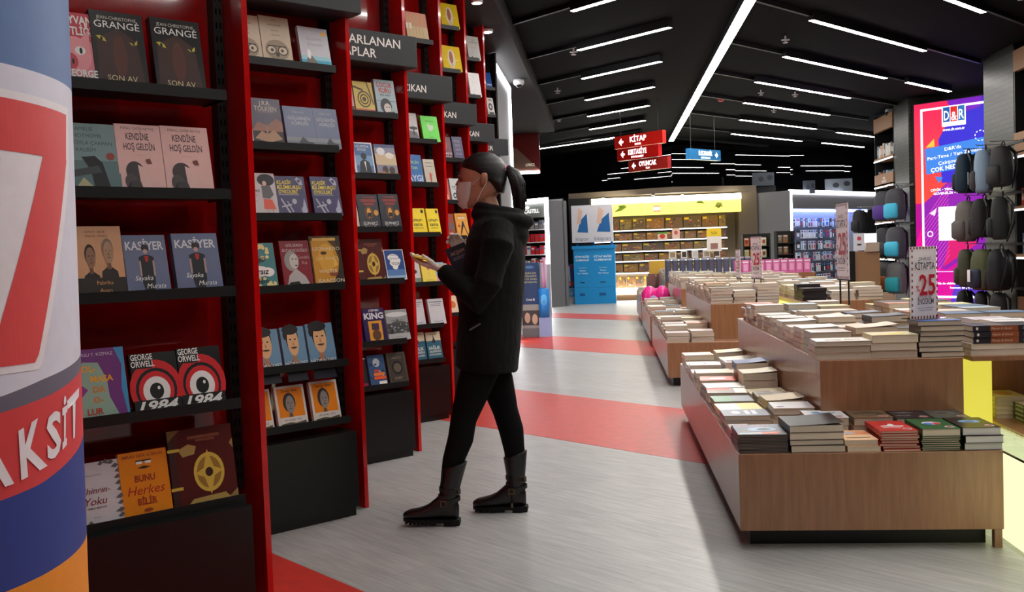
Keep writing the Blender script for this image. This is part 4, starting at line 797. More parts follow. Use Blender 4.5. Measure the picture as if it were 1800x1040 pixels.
# ------------------------------------------------------------ book stacks
Z1, Z2 = .4005, .7255
def stack(x, y, z, w, d, specs, desc, rz=0, jit=.006, group='books stacked on the nearest oak table', spine=None, pg='pages'):
    """specs: list (bottom to top) of (thickness, cover colour, ops, curl); w along x, d along y"""
    n = len(specs)
    for i, sp_ in enumerate(specs):
        th, col, ops, curl = tuple(sp_)+((), 0)[len(sp_)-2:]
        pos = n-1-i
        if n == 1: lab = desc[0]+', lying alone '+desc[1]
        elif pos == 0: lab = desc[0]+', topmost of the stack '+desc[1]
        elif i == 0: lab = desc[0].replace('with', 'like', 0)+', lowest of the stack '+desc[1]
        else: lab = desc[0]+', '+NUM[pos]+' from the top '+desc[1]
        w_ = lab.split()
        t = thing('book', ' '.join(w_[:16]), 'book', (x+rn.uniform(-jit, jit), y+rn.uniform(-jit, jit), z), rz+rn.uniform(-.03, .03), group)
        book_parts(t, w, d, th-.0008, ('g', *col, .32), ops if pos == 0 else (), curl if pos == 0 else 0, spine=spine, pg=pg)
        z += th
def same(n, th, col, ops=(), curl=0): return [(th, col)]*(n-1)+[(th, col, ops, curl)]
def title(c, n=2, y=.6): return [('r', .15, y-.12*i, .85-.1*(i % 2), y+.06-.12*i, c) for i in range(n)]
stamp = [('e', .8, .18, .12, .09, (200, 190, 190)), ('e', .8, .18, .09, .06, (150, 60, 60))]
# front row of the low tier, left to right
stack(.607, 4.15, Z1, .20, .235, same(13, .006, (60, 62, 70), [('r', 0, .45, 1, 1, (96, 104, 120)), T('OYUNCU', .4, .86, .12, (190, 130, 140), .7, b=.02), ('e', .55, .5, .3, .2, (150, 176, 200)), ('e', .6, .5, .15, .1, (40, 44, 60)), ('p', [(.3, .2), (.9, .24), (.8, .06), (.2, .06)], (220, 90, 50)), ('r', .05, .05, .5, .16, (160, 190, 200))]), ('thin magazine with a blue and orange cover', 'at the near left table corner'), jit=.002)
stack(.824, 4.15, Z1, .218, .235, [(.030, (60, 50, 46)), (.022, (40, 36, 36)), (.030, (150, 130, 110)), (.030, (24, 22, 24), (), .012)], ('thick paperback with grey-beige page edges', 'right of the magazines'))
stack(1.006, 4.14, Z1, .135, .21, same(2, .024, (226, 188, 150), [('r', 0, .55, 1, .9, (206, 130, 90)), ('e', .35, .72, .25, .12, (176, 176, 186))]+title((120, 80, 50), 1, .2)), ('slim peach paperback with an orange cover strip', 'left of the red books'))
stack(1.152, 4.15, Z1, .148, .235, same(8, .0105, (186, 44, 40), [('p', [(.2, .5), (.45, .56), (.5, .7), (.6, .7), (.62, .52), (.85, .5), (.8, .42), (.25, .42)], (206, 190, 190)), ('r', .2, .3, .7, .34, (206, 190, 190))]+stamp), ('thin red paperback with a pale figure', 'beside the green books'))
stack(1.313, 4.15, Z1, .150, .24, [(.0085, (16, 70, 40))]*7+[(.03, (36, 92, 52), [('e', .5, .55, .25, .14, (206, 190, 200)), ('e', .4, .5, .12, .1, (60, 120, 190)), ('e', .62, .5, .1, .1, (190, 50, 60))]+stamp, 0)], ('dark green booklet', 'beside the black-covered books'), jit=.003)
stack(1.472, 4.15, Z1, .15, .24, [(.030, (30, 30, 34)), (.03, (30, 30, 34)), (.032, (28, 28, 32), [('e', .5, .6, .3, .12, (110, 160, 200)), ('e', .5, .6, .15, .06, (60, 90, 140))]+stamp)], ('thick white-edged book with black cover', 'at the near right table corner'), pg='pages_white')
# second row
stack(.93, 4.40, Z1, .175, .2, [(.03, (210, 190, 180)), (.03, (196, 150, 120)), (.035, (214, 214, 218), [('e', .5, .66, .3, .14, (70, 140, 190)), ('e', .6, .74, .2, .1, (214, 214, 218))]+stamp)], ('paperback with white and blue cover', 'against the raised tier, left'))
stack(1.115, 4.385, Z1, .165, .2, [(.03, (190, 140, 110)), (.03, (190, 140, 110)), (.035, (104, 86, 64), [('e', .5, .5, .4, .2, (60, 48, 40)), ('r', .2, .4, .7, .5, (130, 110, 90))]+stamp)], ('paperback with brown picture cover', 'against the raised tier'))
stack(1.288, 4.385, Z1, .15, .2, [(.045, (38, 36, 40)), (.045, (40, 38, 42), [('e', .4, .7, .3, .12, (90, 86, 90)), ('r', .1, .3, .5, .36, (130, 120, 120))]+stamp)], ('thick black-covered novel', 'against the raised tier, second from right'))
stack(1.447, 4.385, Z1, .15, .2, [(.045, (40, 40, 42)), (.045, (72, 80, 74), [('e', .5, .6, .3, .2, (110, 104, 96)), ('e', .45, .6, .15, .1, (50, 50, 52))]+stamp)], ('thick novel with grey-green cover', 'against the raised tier, rightmost'))
# left wing, outer column: (y, [(thickness, colour)...], cover colour words, position words)
OUT = [(4.40, [(.02, (190, 60, 60)), (.02, (214, 206, 206))], [('r', .1, .3, .9, .6, (200, 80, 80))], 'white and red'),
 (4.62, [(.024, (60, 60, 70)), (.024, (200, 196, 190)), (.024, (96, 104, 122))], [('e', .3, .5, .1, .2, WH), ('r', .5, .2, .6, .8, (206, 206, 214)), ('r', .65, .2, .75, .8, (206, 206, 214))], 'slate grey'),
 (4.85, [(.02, (220, 214, 200)), (.022, (206, 200, 190)), (.022, (232, 214, 120))], [('r', 0, 0, .5, 1, WH)], 'white and yellow'),
 (5.09, [(.025, (60, 70, 40)), (.02, (190, 170, 90)), (.022, (50, 130, 80))], [('r', .5, 0, 1, 1, (120, 130, 140))], 'green and grey'),
 (5.33, [(.024, (40, 60, 50)), (.02, (190, 180, 160)), (.03, (120, 106, 90))], [('r', .7, 0, 1, 1, (220, 214, 200)), ('r', 0, .6, .6, 1, (200, 70, 60))], 'olive and white'),
 (5.58, [(.02, (50, 50, 54)), (.03, (40, 40, 44)), (.02, (224, 222, 218))], (), 'white, black-edged'),
 (5.82, [(.03, (210, 200, 190)), (.024, (190, 180, 170)), (.024, (214, 84, 66))], [('e', .5, .5, .25, .2, WH)], 'coral red'),
 (6.07, [(.03, (200, 190, 180)), (.026, (60, 56, 56)), (.034, (206, 196, 170))], (), 'pale cream'),
 (6.32, [(.03, (196, 170, 176)), (.03, (214, 200, 206))], [('e', .3, .4, .15, .2, (200, 130, 140)), ('r', .4, .6, .9, .7, (150, 170, 190))], 'pinkish white'),
 (6.57, [(.03, (176, 140, 146)), (.03, (190, 170, 176)), (.02, (226, 226, 226))], [('e', .5, .5, .06, .1, (190, 60, 60))], 'white with red dot'),
 (6.82, [(.03, (170, 196, 200)), (.024, (200, 210, 210))], (), 'pale blue'),
 (7.06, [(.03, (200, 190, 170)), (.03, (206, 200, 184)), (.034, (226, 216, 180))], (), 'ivory, farthest')]
for i, (y, bs, ops, wd) in enumerate(OUT):
    specs = [(b[0], b[1], ops if j == len(bs)-1 else (), 0) for j, b in enumerate(bs)]
    w_ = .205+rn.uniform(-.01, .012)
    if i == 0: w_ = .09
    stack(.508+w_/2+.004, y, Z1, w_, .19+rn.uniform(-.01, .01), specs, ('paperback', 'with the %s top cover, left wing edge' % wd), rz=rn.uniform(-.05, .05))
INN = [(4.62, [(.03, (150, 120, 90)), (.024, (180, 150, 120)), (.02, (190, 170, 150)), (.03, (222, 220, 222))], [('e', .2, .25, .1, .08, (130, 90, 150))], 0, 'white stamped'),
 (4.86, [(.03, (110, 90, 60)), (.04, (196, 180, 150)), (.034, (186, 168, 130))], (), .014, 'curling beige'),
 (5.1, [(.045, (110, 96, 84)), (.04, (150, 140, 120))], [('r', .1, .3, .5, .8, (96, 90, 84))], 0, 'dark cream'),
 (5.35, [(.04, (180, 170, 150)), (.024, (200, 190, 160))], [('r', .2, .1, .6, .5, (60, 50, 50))], .006, 'speckled cream'),
 (5.62, [(.05, (190, 180, 160)), (.05, (204, 192, 160)), (.04, (214, 206, 180))], (), .012, 'high cream'),
 (5.9, [(.06, (190, 176, 150)), (.06, (206, 190, 170)), (.045, (20, 60, 120))], (), .016, 'navy blue'),
 (6.2, [(.04, (196, 170, 140)), (.03, (220, 190, 170))], (), .006, 'sand'),
 (6.48, [(.04, (200, 200, 206)), (.02, (214, 214, 220)), (.045, (226, 226, 230))], [('r', .1, .3, .3, .6, (50, 50, 60)), ('r', .5, .2, .8, .7, (70, 70, 80))], 0, 'white lettered'),
 (6.76, [(.04, (206, 200, 190)), (.05, (214, 208, 190))], (), .01, 'warm white'),
 (7.04, [(.05, (200, 190, 160)), (.06, (220, 210, 170))], (), .01, 'yellowish, farthest')]
for i, (y, bs, ops, cu, wd) in enumerate(INN):
    specs = [(b[0], b[1], ops if j == len(bs)-1 else (), cu if j == len(bs)-1 else 0) for j, b in enumerate(bs)]
    w_ = .19+rn.uniform(-.01, .01)
    stack(.733+w_/2 if i else .73+w_/2, y, Z1, w_, .19+rn.uniform(-.01, .015), specs, ('paperback', 'with the %s top cover, beside the raised tier' % wd), rz=rn.uniform(-.04, .04))
# raised tier, front row
stack(1.045, 4.59, Z2, .245, .17, [(.03, (196, 170, 150)), (.032, (196, 170, 150)), (.022, (220, 214, 206), [('r', .2, .2, .5, .5, (150, 130, 130)), ('r', .55, .3, .85, .5, (170, 150, 140))])], ('large paperback with beige page edges', 'at the raised tier\'s near left corner'))
stack(1.272, 4.59, Z2, .205, .17, [(.035, (190, 166, 146)), (.035, (190, 166, 146)), (.036, (206, 190, 150), [('p', [(.1, .2), (.9, .8), (.7, .1)], (206, 190, 60))])], ('paperback with pinkish page edges', 'middle of the raised tier\'s front'))
stack(1.475, 4.59, Z2, .19, .17, same(7, .0235, (60, 52, 50), [('r', 0, 0, 1, .3, (70, 120, 210))]), ('dark-covered paperback with taupe page edges', 'under the near price sign'))
# raised tier, rows behind
CW = [((190, 180, 170), 'greyish white'), ((206, 200, 190), 'chalk white'), ((60, 60, 66), 'charcoal'), ((176, 190, 196), 'ice blue'), ((204, 176, 150), 'peach'), ((120, 44, 40), 'dark red'), ((230, 226, 216), 'bright white'), ((196, 180, 120), 'mustard'), ((40, 44, 70), 'midnight blue'), ((150, 160, 150), 'sage'), ((220, 206, 190), 'almond'), ((90, 60, 46), 'chestnut')]
ROW = ['second', 'third', 'fourth', 'fifth', 'sixth']
for r in range(5):
    for cc in range(3):
        y = 4.86+.25*r; x = [.953+.095, 1.255, 1.465][cc]; wd = [.19, .2, .19][cc]
        col, cw = CW[(r*5+cc*4+r) % 12]; n = [3, 4, 3, 3, 4][(r+cc) % 5]; th = [.034, .026, .03][(r+2*cc) % 3]
        cu = [.0, .014, .006, .0][(r*2+cc) % 4]
        stack(x, y, Z2, wd, .17, [(th, (190+rn.randint(-30, 20), 170, 150))]*(n-1)+[(th, col, title((90, 80, 80), 1) if cu == 0 else (), cu)], ('paperback', 'topped %s, %s row of the raised tier, %s' % (cw, ROW[r], ['left', 'middle', 'right'][cc])), rz=rn.uniform(-.04, .04))
# right half of the nearest table: dark spined novels and a few others
def spined(x, y, z, w, d, n, th, col, desc, ops):
    for i in range(n):
        pos = n-1-i
        lab = desc[0]+', '+('topmost' if pos == 0 else 'lowest' if i == 0 else NUM[pos]+' from the top')+' '+desc[1]
        t = thing('book', lab, 'book', (x+rn.uniform(-.004, .004), y+rn.uniform(-.004, .004), z+i*th), math.pi/2+rn.uniform(-.02, .02), 'books stacked on the nearest oak table')
        book_parts(t, d, w, th-.0008, ('g', *col, .3), title((150, 130, 120)) if pos == 0 else ())
        mb = MB(); draw(mb, ops, w, th, lambda X, Y, Z: (-d/2-Z, w/2-X, Y)); mb.build('spine_lettering', t)
sps = [('r', .35, .05, .65, .95, (150, 80, 50)), ('r', .04, .2, .08, .8, WH), T('Mutlu & Gülünç', .3, .5, .34, (210, 190, 180), .3, s=.3)]
sps = [('r', .28, .02, .72, .98, (150, 80, 50)), ('e', .07, .5, .02, .25, WH), T('Martin & Gönül', .46, .5, .36, (220, 196, 180), .38, s=.3), T('ZEHİR', .86, .5, .36, (200, 180, 170), .14)]
stack(1.755, 4.62, Z2, .28, .17, same(2, .026, (206, 190, 176)), ('cream-edged paperback', 'under the dark spined novels, right table half'), jit=.003)
spined(1.76, 4.62, Z2+.052, .27, .17, 3, .027, (48, 44, 52), ('dark novel with orange and charcoal spine', 'on the right table half'), sps)
ysp = [('r', .12, .2, .5, .8, (206, 196, 110)), ('r', .6, .2, .8, .8, (190, 180, 90))]
def spined_side(x, y, z, n, th, col, desc, ops, w=.2, d=.14):
    for i in range(n):
        pos = n-1-i
        lab = desc[0]+', '+('topmost' if pos == 0 else 'lowest' if i == 0 else NUM[pos]+' from the top')+' '+desc[1]
        t = thing('book', lab, 'book', (x, y+rn.uniform(-.003, .003), z+i*th), rn.uniform(-.02, .02), 'books stacked on the nearest oak table')
        book_parts(t, d, w, th-.0008, ('g', 226, 214, 196, .35), [('e', .5, .5, .3, .3, (200, 160, 130))] if pos == 0 else (), spine=('g', *col, .35))
        mb = MB(); draw(mb, ops, w, th, lambda X, Y, Z: (-d/2-Z, w/2-X, Y)); mb.build('spine_lettering', t)
spined_side(1.862, 4.84, Z1, 5, .021, (150, 140, 50), ('small book with olive yellow spine', 'on the low right ledge'), ysp)
spined_side(1.94, 4.64, Z1, 4, .02, (56, 66, 54), ('small book with dark green spine', 'on the low right ledge'), [('r', .15, .25, .6, .75, (150, 160, 150))])
stack(2.0, 4.86, Z2, .3, .18, same(3, .035, (96, 120, 150), title(WH)), ('large paperback with blue-grey cover', 'right end, raised tier'))
stack(2.25, 5.1, Z2, .3, .2, same(3, .035, (120, 180, 110), title(WH)), ('large paperback with green cover', 'right half, raised tier'))
stack(1.99, 5.1, Z2, .2, .2, same(4, .028, (226, 224, 222), title((120, 100, 90))), ('paperback with white scribbled cover', 'right half, raised tier, second row'))
stack(1.99, 5.35, Z2, .2, .2, same(4, .026, (206, 206, 214), title((200, 80, 90))), ('paperback with silver cover', 'right half, raised tier, third row'))
# everything beyond: hundreds of books on the farther tables, as one heap
hb = MB(); PAL = [(206, 196, 180), (214, 206, 196), (190, 176, 160), (150, 160, 166), (60, 60, 70), (226, 222, 214), (200, 190, 190), (176, 120, 100), (70, 100, 130), (210, 200, 150)]
def heap(x, y, z, w, d, n, th, dark=0):
    for i in range(n):
        c = rn.choice(PAL) if not dark else rn.choice([(36, 36, 42), (40, 34, 34)]); a = rn.uniform(-.04, .04)
        X = Matrix.Translation((x+rn.uniform(-.008, .008), y+rn.uniform(-.008, .008), z+i*th)) @ Matrix.Rotation(a, 4, 'Z')
        hb.box(-w/2, w/2, -d/2, d/2, th-.0025, th-.0005, c, X); hb.box(-w/2+.002, w/2-.002, -d/2+.002, d/2-.002, .001, th-.0025, 'pages' if not dark else c, X); hb.box(-w/2, w/2, -d/2, d/2, 0, .001, c, X)
for r in range(5):
    for c in range(3): heap([1.05, 1.255, 1.46][c], 6.12+.245*r, Z2, .19, .18, rn.choice([3, 4]), rn.choice([.026, .03, .034]))
for r in range(8):
    for c in range(2): heap(1.93+.24*c, 5.6+.21*r, Z2, .21, .18, rn.choice([3, 4]), .03)
for ti, (y0, L) in enumerate(TY[1:]):
    for r in range(int(L/.25)):
        for c in range(2):
            if ti == 1 and r < 4 and c == 0 and False: continue
            heap(.61+.215*c, y0+.12+.25*r, Z1, .205, .2, [3, 4, 3, 4, 5][(r+c+ti) % 5], [.03, .026, .034][(r*2+c) % 3])
        if r > 0:
            for c in range(3): heap(1.04+.215*c, y0+.2+.245*r, Z2, .205, .2, [4, 5, 4, 6][(r+c) % 4], .03, dark=(ti == 0 and r == 1 and False))
            for c in range(3): heap(1.9+.25*c, y0+.2+.245*r, Z2, .22, .2, [4, 4, 5, 3][(r+2*c) % 4], .03, dark=(ti == 0 and r in (1, 2) and c == 0))
    for c in range(2): heap(1.0+.24*c, y0+.2, Z1, .2, .2, 3, .03) if ti else None
o = hb.build('book_heap'); o['kind'] = 'stuff'; tag(o, 'hundreds of stacked paperbacks covering the farther oak tables and back rows', 'books')
# price signs on the tables
def price_sign(x, y, z, a, w, h, legs, label, big=True):
    t = thing('price_sign', label, 'sign', mat=frame((x, y, z), a), group='price signs standing on the book tables')
    MB().box(0, w, 0, .003, legs, legs+h, ('g', 244, 238, 242, .3)).build('card', t)
    ops = []; pc = (120, 50, 66); n = 9
    for i in range(n):
        ops += [('r', i/n+.02, .965, i/n+.07, .995, pc), ('r', i/n+.02, .005, i/n+.07, .035, pc)]
    for i in range(12): ops += [('r', .01, i/12+.01, .06, i/12+.045, pc), ('r', .94, i/12+.01, .99, i/12+.045, pc)]
    ops += [T('SINIRSIZ', .5, .83, .045, (60, 50, 60), .45), T('KİTAPTA', .5, .73, .1, (50, 50, 60), .74, b=.01, fill=1), T('25', .58, .47, .28, (190, 40, 60), .6, b=.02, fill=1), T('%', .22, .42, .08, (190, 40, 60), .14, b=.02), T('İNDİRİM', .5, .24, .08, (60, 50, 60), .6, b=.01), ('r', .2, .14, .8, .15, (150, 140, 150)), ('r', .25, .11, .75, .12, (150, 140, 150))]
    mb = MB(); draw(mb, ops, w, h, lambda X, Y, Z: (X, -Z, Y+legs), .0004, .0002); mb.build('printing', t)
    if legs:
        for f in (.04, w-.04) if big else (.01, w-.01): MB().tube([(f, .008, 0), (f, .008, legs+.12)], .006, 'blackmetal', 6).build('leg', t)
        MB().box(0, w, .0, .016, legs-.01, legs, 'blackmetal').build('holder', t)
    else: MB().box(-.004, w+.004, .003, .005, 0, h, 'acrylic').box(-.004, w+.004, -.05, .05, 0, .003, 'acrylic').build('holder', t)
price_sign(1.36, 4.56, Z2+.1685, BAY+.25, .175, .33, 0, 'white and red price sign reading KITAPTA 25, the one standing nearest the camera')
price_sign(1.535, 6.75, Z2+.09, math.radians(176), .26, .50, .2, 'tall white and red price sign on black legs, back of the nearest table')
price_sign(1.374, 9.6, Z2+.1, math.radians(162), .22, .4, .12, 'white and red price sign on black legs on the second table, nearer one')
price_sign(1.355, 10.6, Z2+.1, math.radians(174), .2, .3, .1, 'narrow bluish price sign on black legs, farther one on the second table')
# ------------------------------------------------------------ the woman (local x = forward, y = her left, z up)
W0 = Matrix.Translation((-.643, 4.591, 0)) @ Matrix.Rotation(math.radians(181), 4, 'Z')
wo = thing('person', 'woman in black hoodie, leggings and boots, face mask and white gloves, looking at her phone', 'person', mat=W0)
HX = -.058
HR = [(1.452, .03, .088, .03), (1.468, -.01, .104, .046), (1.50, -.05, .110, .058), (1.53, -.078, .110, .064), (1.56, -.09, .110, .068), (1.585, -.097, .107, .071), (1.61, -.10, .112, .073), (1.64, -.10, .110, .074), (1.67, -.095, .100, .071), (1.70, -.075, .08, .06), (1.722, -.04, .05, .034)]
ZH = lambda z: 1.743-(1.743-z)*.90
HR = [(ZH(a), b_, c_, d_) for a, b_, c_, d_ in HR]
def hr(z):
    for a, b in zip(HR, HR[1:]):
        if z <= b[0]:
            q = max(0, (z-a[0])/(b[0]-a[0])); return [a[i]+(b[i]-a[i])*q for i in range(4)]
    return list(HR[-1])
def V(*a): return Vector(a)
def limb(mb, pts, k, n=16):
    """pts: (x,y,z,ra,rb): ellipse across the path, ra front-back, rb side to side"""
    secs = []
    for i, p in enumerate(pts):
        c = V(*p[:3]); a0 = V(*pts[max(0, i-1)][:3]); a1 = V(*pts[min(len(pts)-1, i+1)][:3]); t = (a1-a0).normalized()
        side = V(0, 1, 0) - t*t.y; side.normalize(); fr = t.cross(side)
        secs.append((c, fr*p[3], side*p[4]))
    mb.loft(secs, k, n)
def hand(mb, k, wrist, d, nrm, side, curls, thumb, g=0):
    """palm, four fingers and a thumb; side=+1 puts the thumb on the +across side"""
    d = d.normalized(); nrm = (nrm-d*nrm.dot(d)).normalized(); ac_ = nrm.cross(d)*side
    P = lambda f, a, u: wrist+d*f+ac_*a+nrm*u
    mb.loft([(P(f, a, 0), ac_*w, nrm*t) for f, a, w, t in ((-.02, 0, .026+g, .019+g), (0, 0, .027+g, .019+g), (.03, .002, .034+g, .016+g), (.06, .001, .039+g, .014+g), (.085, 0, .037+g, .011+g))], k, 16)
    for i, (a, L) in enumerate(((.028, .068), (.0095, .077), (-.009, .072), (-.027, .056))):
        c = curls[i]; p = P(.08, a, 0); pts = [P(.055, a*.9, 0), p]; an = 0
        for j, fr in enumerate((.42, .32, .26)):
            an += c[j]; dd = d*math.cos(an)+nrm*math.sin(an); p = p+dd*L*fr; pts.append(p)
        mb.tube(pts, [.0095+g, .0092+g, .0085+g, .0078+g, .0062+g], k, 8)
        mb.ball(pts[-1], .0064+g, k, 8, 6)
    p0 = P(.012, .022, .002); ta = d*thumb[0]+ac_*thumb[1]+nrm*thumb[2]; ta.normalize(); tb = d*thumb[3]+ac_*thumb[4]+nrm*thumb[5]; tb.normalize()
    pts = [p0, p0+ta*.035, p0+ta*.04+tb*.026, p0+ta*.042+tb*.046]
    mb.tube(pts, [.014+g, .0115+g, .0095+g, .007+g], k, 8); mb.ball(pts[-1], .0075+g, k, 8, 6)
LHa = dict(wrist=V(.15, .12, 1.205), d=V(1, -.12, .28), nrm=V(-.2, 0, 1), side=1, curls=[(.25, .35, .3), (.2, .3, .3), (.2, .3, .35), (.25, .4, .4)], thumb=(.6, .55, .5, .9, -.3, .3))
RHa = dict(wrist=V(.055, -.075, 1.255), d=V(.42, .25, .86), nrm=V(.2, 1, -.1), side=-1, curls=[(.35, .6, .5), (.3, .5, .4), (.35, .6, .5), (.5, .7, .5)], thumb=(.5, .8, .3, .9, .1, .4))
def legpts(y0, y1, knee, top, ank, s=1.0):
    return [(-.05, y0, .86, .095*s, .088*s), (-.05+.01, y0+(y1-y0)*.15, .76, .09*s, .084*s), ((knee[0]-.045)*.5, y0+(y1-y0)*.35, .64, .078*s, .072*s), (knee[0], (y0+y1)/2, knee[1], .058*s, .053*s),
            (knee[0]*.55+top[0]*.45-.008, y0+(y1-y0)*.7, .40, .057*s, .052*s), (top[0], y1, .30, .047*s, .044*s), (ank[0], y1, .13, .034*s, .032*s)]
LL = legpts(.10, .15, (.062, .49), (.115, .3), (.15, .13)); RL = legpts(-.06, -.07, (-.120, .49), (-.155, .3), (-.16, .13))
b = MB(); sk = 'skin'
limb(b, [(-.05, .02, .80, .10, .155), (-.055, .02, .92, .095, .14), (-.08, .01, 1.08, .085, .12), (-.10, 0, 1.22, .095, .14), (-.11, 0, 1.34, .085, .15), (-.11, 0, 1.39, .05, .08)], sk)
limb(b, [(-.112, 0, 1.34, .05, .06), (-.10, 0, 1.42, .05, .052), (-.075, 0, 1.50, .05, .05), (-.06, 0, 1.55, .05, .05)], sk)
b.loft([((HX+(f+r_)/2, 0, z), ((f-r_)/2, 0, 0), (0, hw, 0), .92) for z, r_, f, hw in HR], sk, 28)
b.tube([(HX+.108, 0, 1.6251), (HX+.125, 0, 1.5936), (HX+.118, 0, 1.581)], [.008, .013, .01], sk)
b.tube([(HX+.108, -.03, 1.6395), (HX+.114, 0, 1.6368), (HX+.108, .03, 1.6395)], [.006, .008, .006], sk)
limb(b, LL, sk); limb(b, RL, sk)
LA_ = [(-.13, .15, 1.375, .05, .045), (-.135, .185, 1.30, .044, .042), (-.085, .215, 1.13, .04, .04), (-.035, .215, 1.045, .036, .036), (.03, .18, 1.11, .034, .033), (.15, .12, 1.205, .022, .026)]
RA_ = [(-.11, -.15, 1.375, .05, .045), (-.115, -.185, 1.30, .044, .042), (-.07, -.22, 1.15, .04, .04), (-.03, -.22, 1.06, .036, .036), (.02, -.16, 1.14, .033, .032), (.055, -.075, 1.255, .022, .026)]
for A_ in (LA_, RA_):
    b.tube([p[:3] for p in A_], [p[3] for p in A_], sk, 14)
hand(b, sk, g=-.0022, **LHa); hand(b, sk, g=-.0022, **RHa)
for s in (1, -1):
    b.loft([((HX-.004, s*.074, 1.5801), (.007, 0, 0), (0, .006, 0)), ((HX-.008, s*.082, 1.5945), (.012, 0, 0), (0, .008, 0)), ((HX-.014, s*.088, 1.6161), (.019, 0, 0), (0, .009, 0)), ((HX-.016, s*.088, 1.6323), (.017, 0, 0), (0, .008, 0)), ((HX-.016, s*.084, 1.6413), (.009, 0, 0), (0, .006, 0))], sk, 12)
b.build('body', wo, True, remesh=.0045, sm_it=2)
for s in (1, -1):
    MB().ball((HX+.0925, s*.032, 1.6179), (.0095, .0118, .0062), ('g', 176, 166, 158, .25)).ball((HX+.0985, s*.034, 1.617), (.0058, .0062, .0056), ('g', 30, 20, 16, .1)).build('eye', wo, True)
    MB().tube([(HX+.1095, s*.018, 1.6242), (HX+.1085, s*.032, 1.6269), (HX+.100, s*.045, 1.6215)], [.0014, .0026, .001], 'hair', 6).build('eyelash', wo, True)
    MB().tube([(HX+.113, s*.015, 1.6431), (HX+.110, s*.032, 1.6485), (HX+.098, s*.05, 1.6431)], [.0028, .004, .0018], 'hair', 6).build('eyebrow', wo, True)
h = MB()
h.loft([((HX+(f+r_)/2, 0, z), ((f-r_)/2, 0, 0), (0, hw, 0), .82) for z, r_, f, hw in ((1.547, -.098, -.066, .045), (1.57, -.106, -.052, .066), (1.594, -.111, -.03, .076), (1.612, -.114, .014, .0775), (1.636, -.115, .046, .080), (1.66, -.114, .086, .081), (1.684, -.108, .106, .079), (1.71, -.092, .09, .068), (1.734, -.06, .05, .045), (1.744, -.03, .02, .02))], 'hair', 30)
ho = h.build('hair', wo, True, remesh=.004, sm_it=3)
h = MB(); rr = random.Random(5)
core = [(-.155, 0, 1.652), (-.18, .0, 1.655), (-.205, 0, 1.635), (-.222, 0, 1.59), (-.228, 0, 1.53), (-.226, 0, 1.475), (-.218, 0, 1.43)]
h.tube(core, [.016, .026, .034, .037, .034, .026, .008], 'hair', 10)
for i in range(34):
    a = rr.uniform(0, 6.28); q = rr.uniform(.5, 1); L = rr.randint(5, 7)
    rad = [.012, .022, .033, .038, .036, .03, .024]
    h.tube([(c[0]+rad[j]*q*math.cos(a), c[1]+rad[j]*q*math.sin(a), c[2]-(.03*rr.random() if j == L-1 else 0)) for j, c in enumerate(core[:L])], [.005, .005, .005, .0045, .004, .003, .001][:L], 'hair', 6)
h.build('ponytail', wo, True)
h = MB()
for i in range(10):
    a = i*math.pi/5; h.ball((-.163+.0, .021*math.cos(a), 1.654+.021*math.sin(a)), (.011, .0085, .0085), ('g', 214, 130, 170, .5), 8, 6)
h.build('scrunchie', wo, True)
# mask
m = MB(); nz, na = 14, 20; layers = []
for off in (.0065, .0045):
    vs = []
    for i in range(nz+1):
        z = 1.4766+(1.6071-1.4766)*i/nz; zq, r_, f, hw = hr(z); cx = HX+(f+r_)/2; ax = (f-r_)/2
        for j in range(na+1):
            a = math.radians(-66+132*j/na); fold = .0016*math.sin(i*math.pi*.9)*math.cos(a*1.2)
            q = 1-abs(i/nz-.62)/.62; bl_ = max(0, math.cos(a*2.6))*.017*max(0, q) + (.008 if i < 4 else 0)
            edge = -.0 ; zz = z+.01*abs(math.sin(a))*((nz/2-i)/nz)
            vs.append((cx+(ax+off+fold+bl_)*math.cos(a), (hw+off+.002)*math.sin(a), zz))
    m.add(vs, [(i*(na+1)+j, i*(na+1)+j+1, (i+1)*(na+1)+j+1, (i+1)*(na+1)+j) for i in range(nz) for j in range(na)], 'mask')
m.build('face_mask', wo, True)
mk = wo.children[-1] if False else [c for c in C.objects if c.name.startswith('face_mask')][0]
for s in (1, -1):
    MB().tube([(HX+.045, s*.066, 1.5891), (HX+.012, s*.079, 1.6143), (HX-.008, s*.084, 1.6341), (HX-.03, s*.083, 1.6233)], .0016, 'mask', 6).build('ear_loop', mk)
    MB().tube([(HX+.028, s*.066, 1.5063), (HX+.004, s*.076, 1.5513), (HX-.02, s*.082, 1.5873), (HX-.03, s*.083, 1.6143)], .0016, 'mask', 6).build('ear_loop', mk)
# gloves
for A_, nm in ((LHa, 'left'), (RHa, 'right')):
    g_ = MB(); hand(g_, 'latex', g=.0004, **A_)
    d = A_['d'].normalized(); wv = A_['wrist']
    g_.tube([wv-d*.03, wv-d*.018, wv], [.027, .026, .024], 'latex', 14)
    g_.build('glove', wo, True, remesh=.0028, sm_it=2)
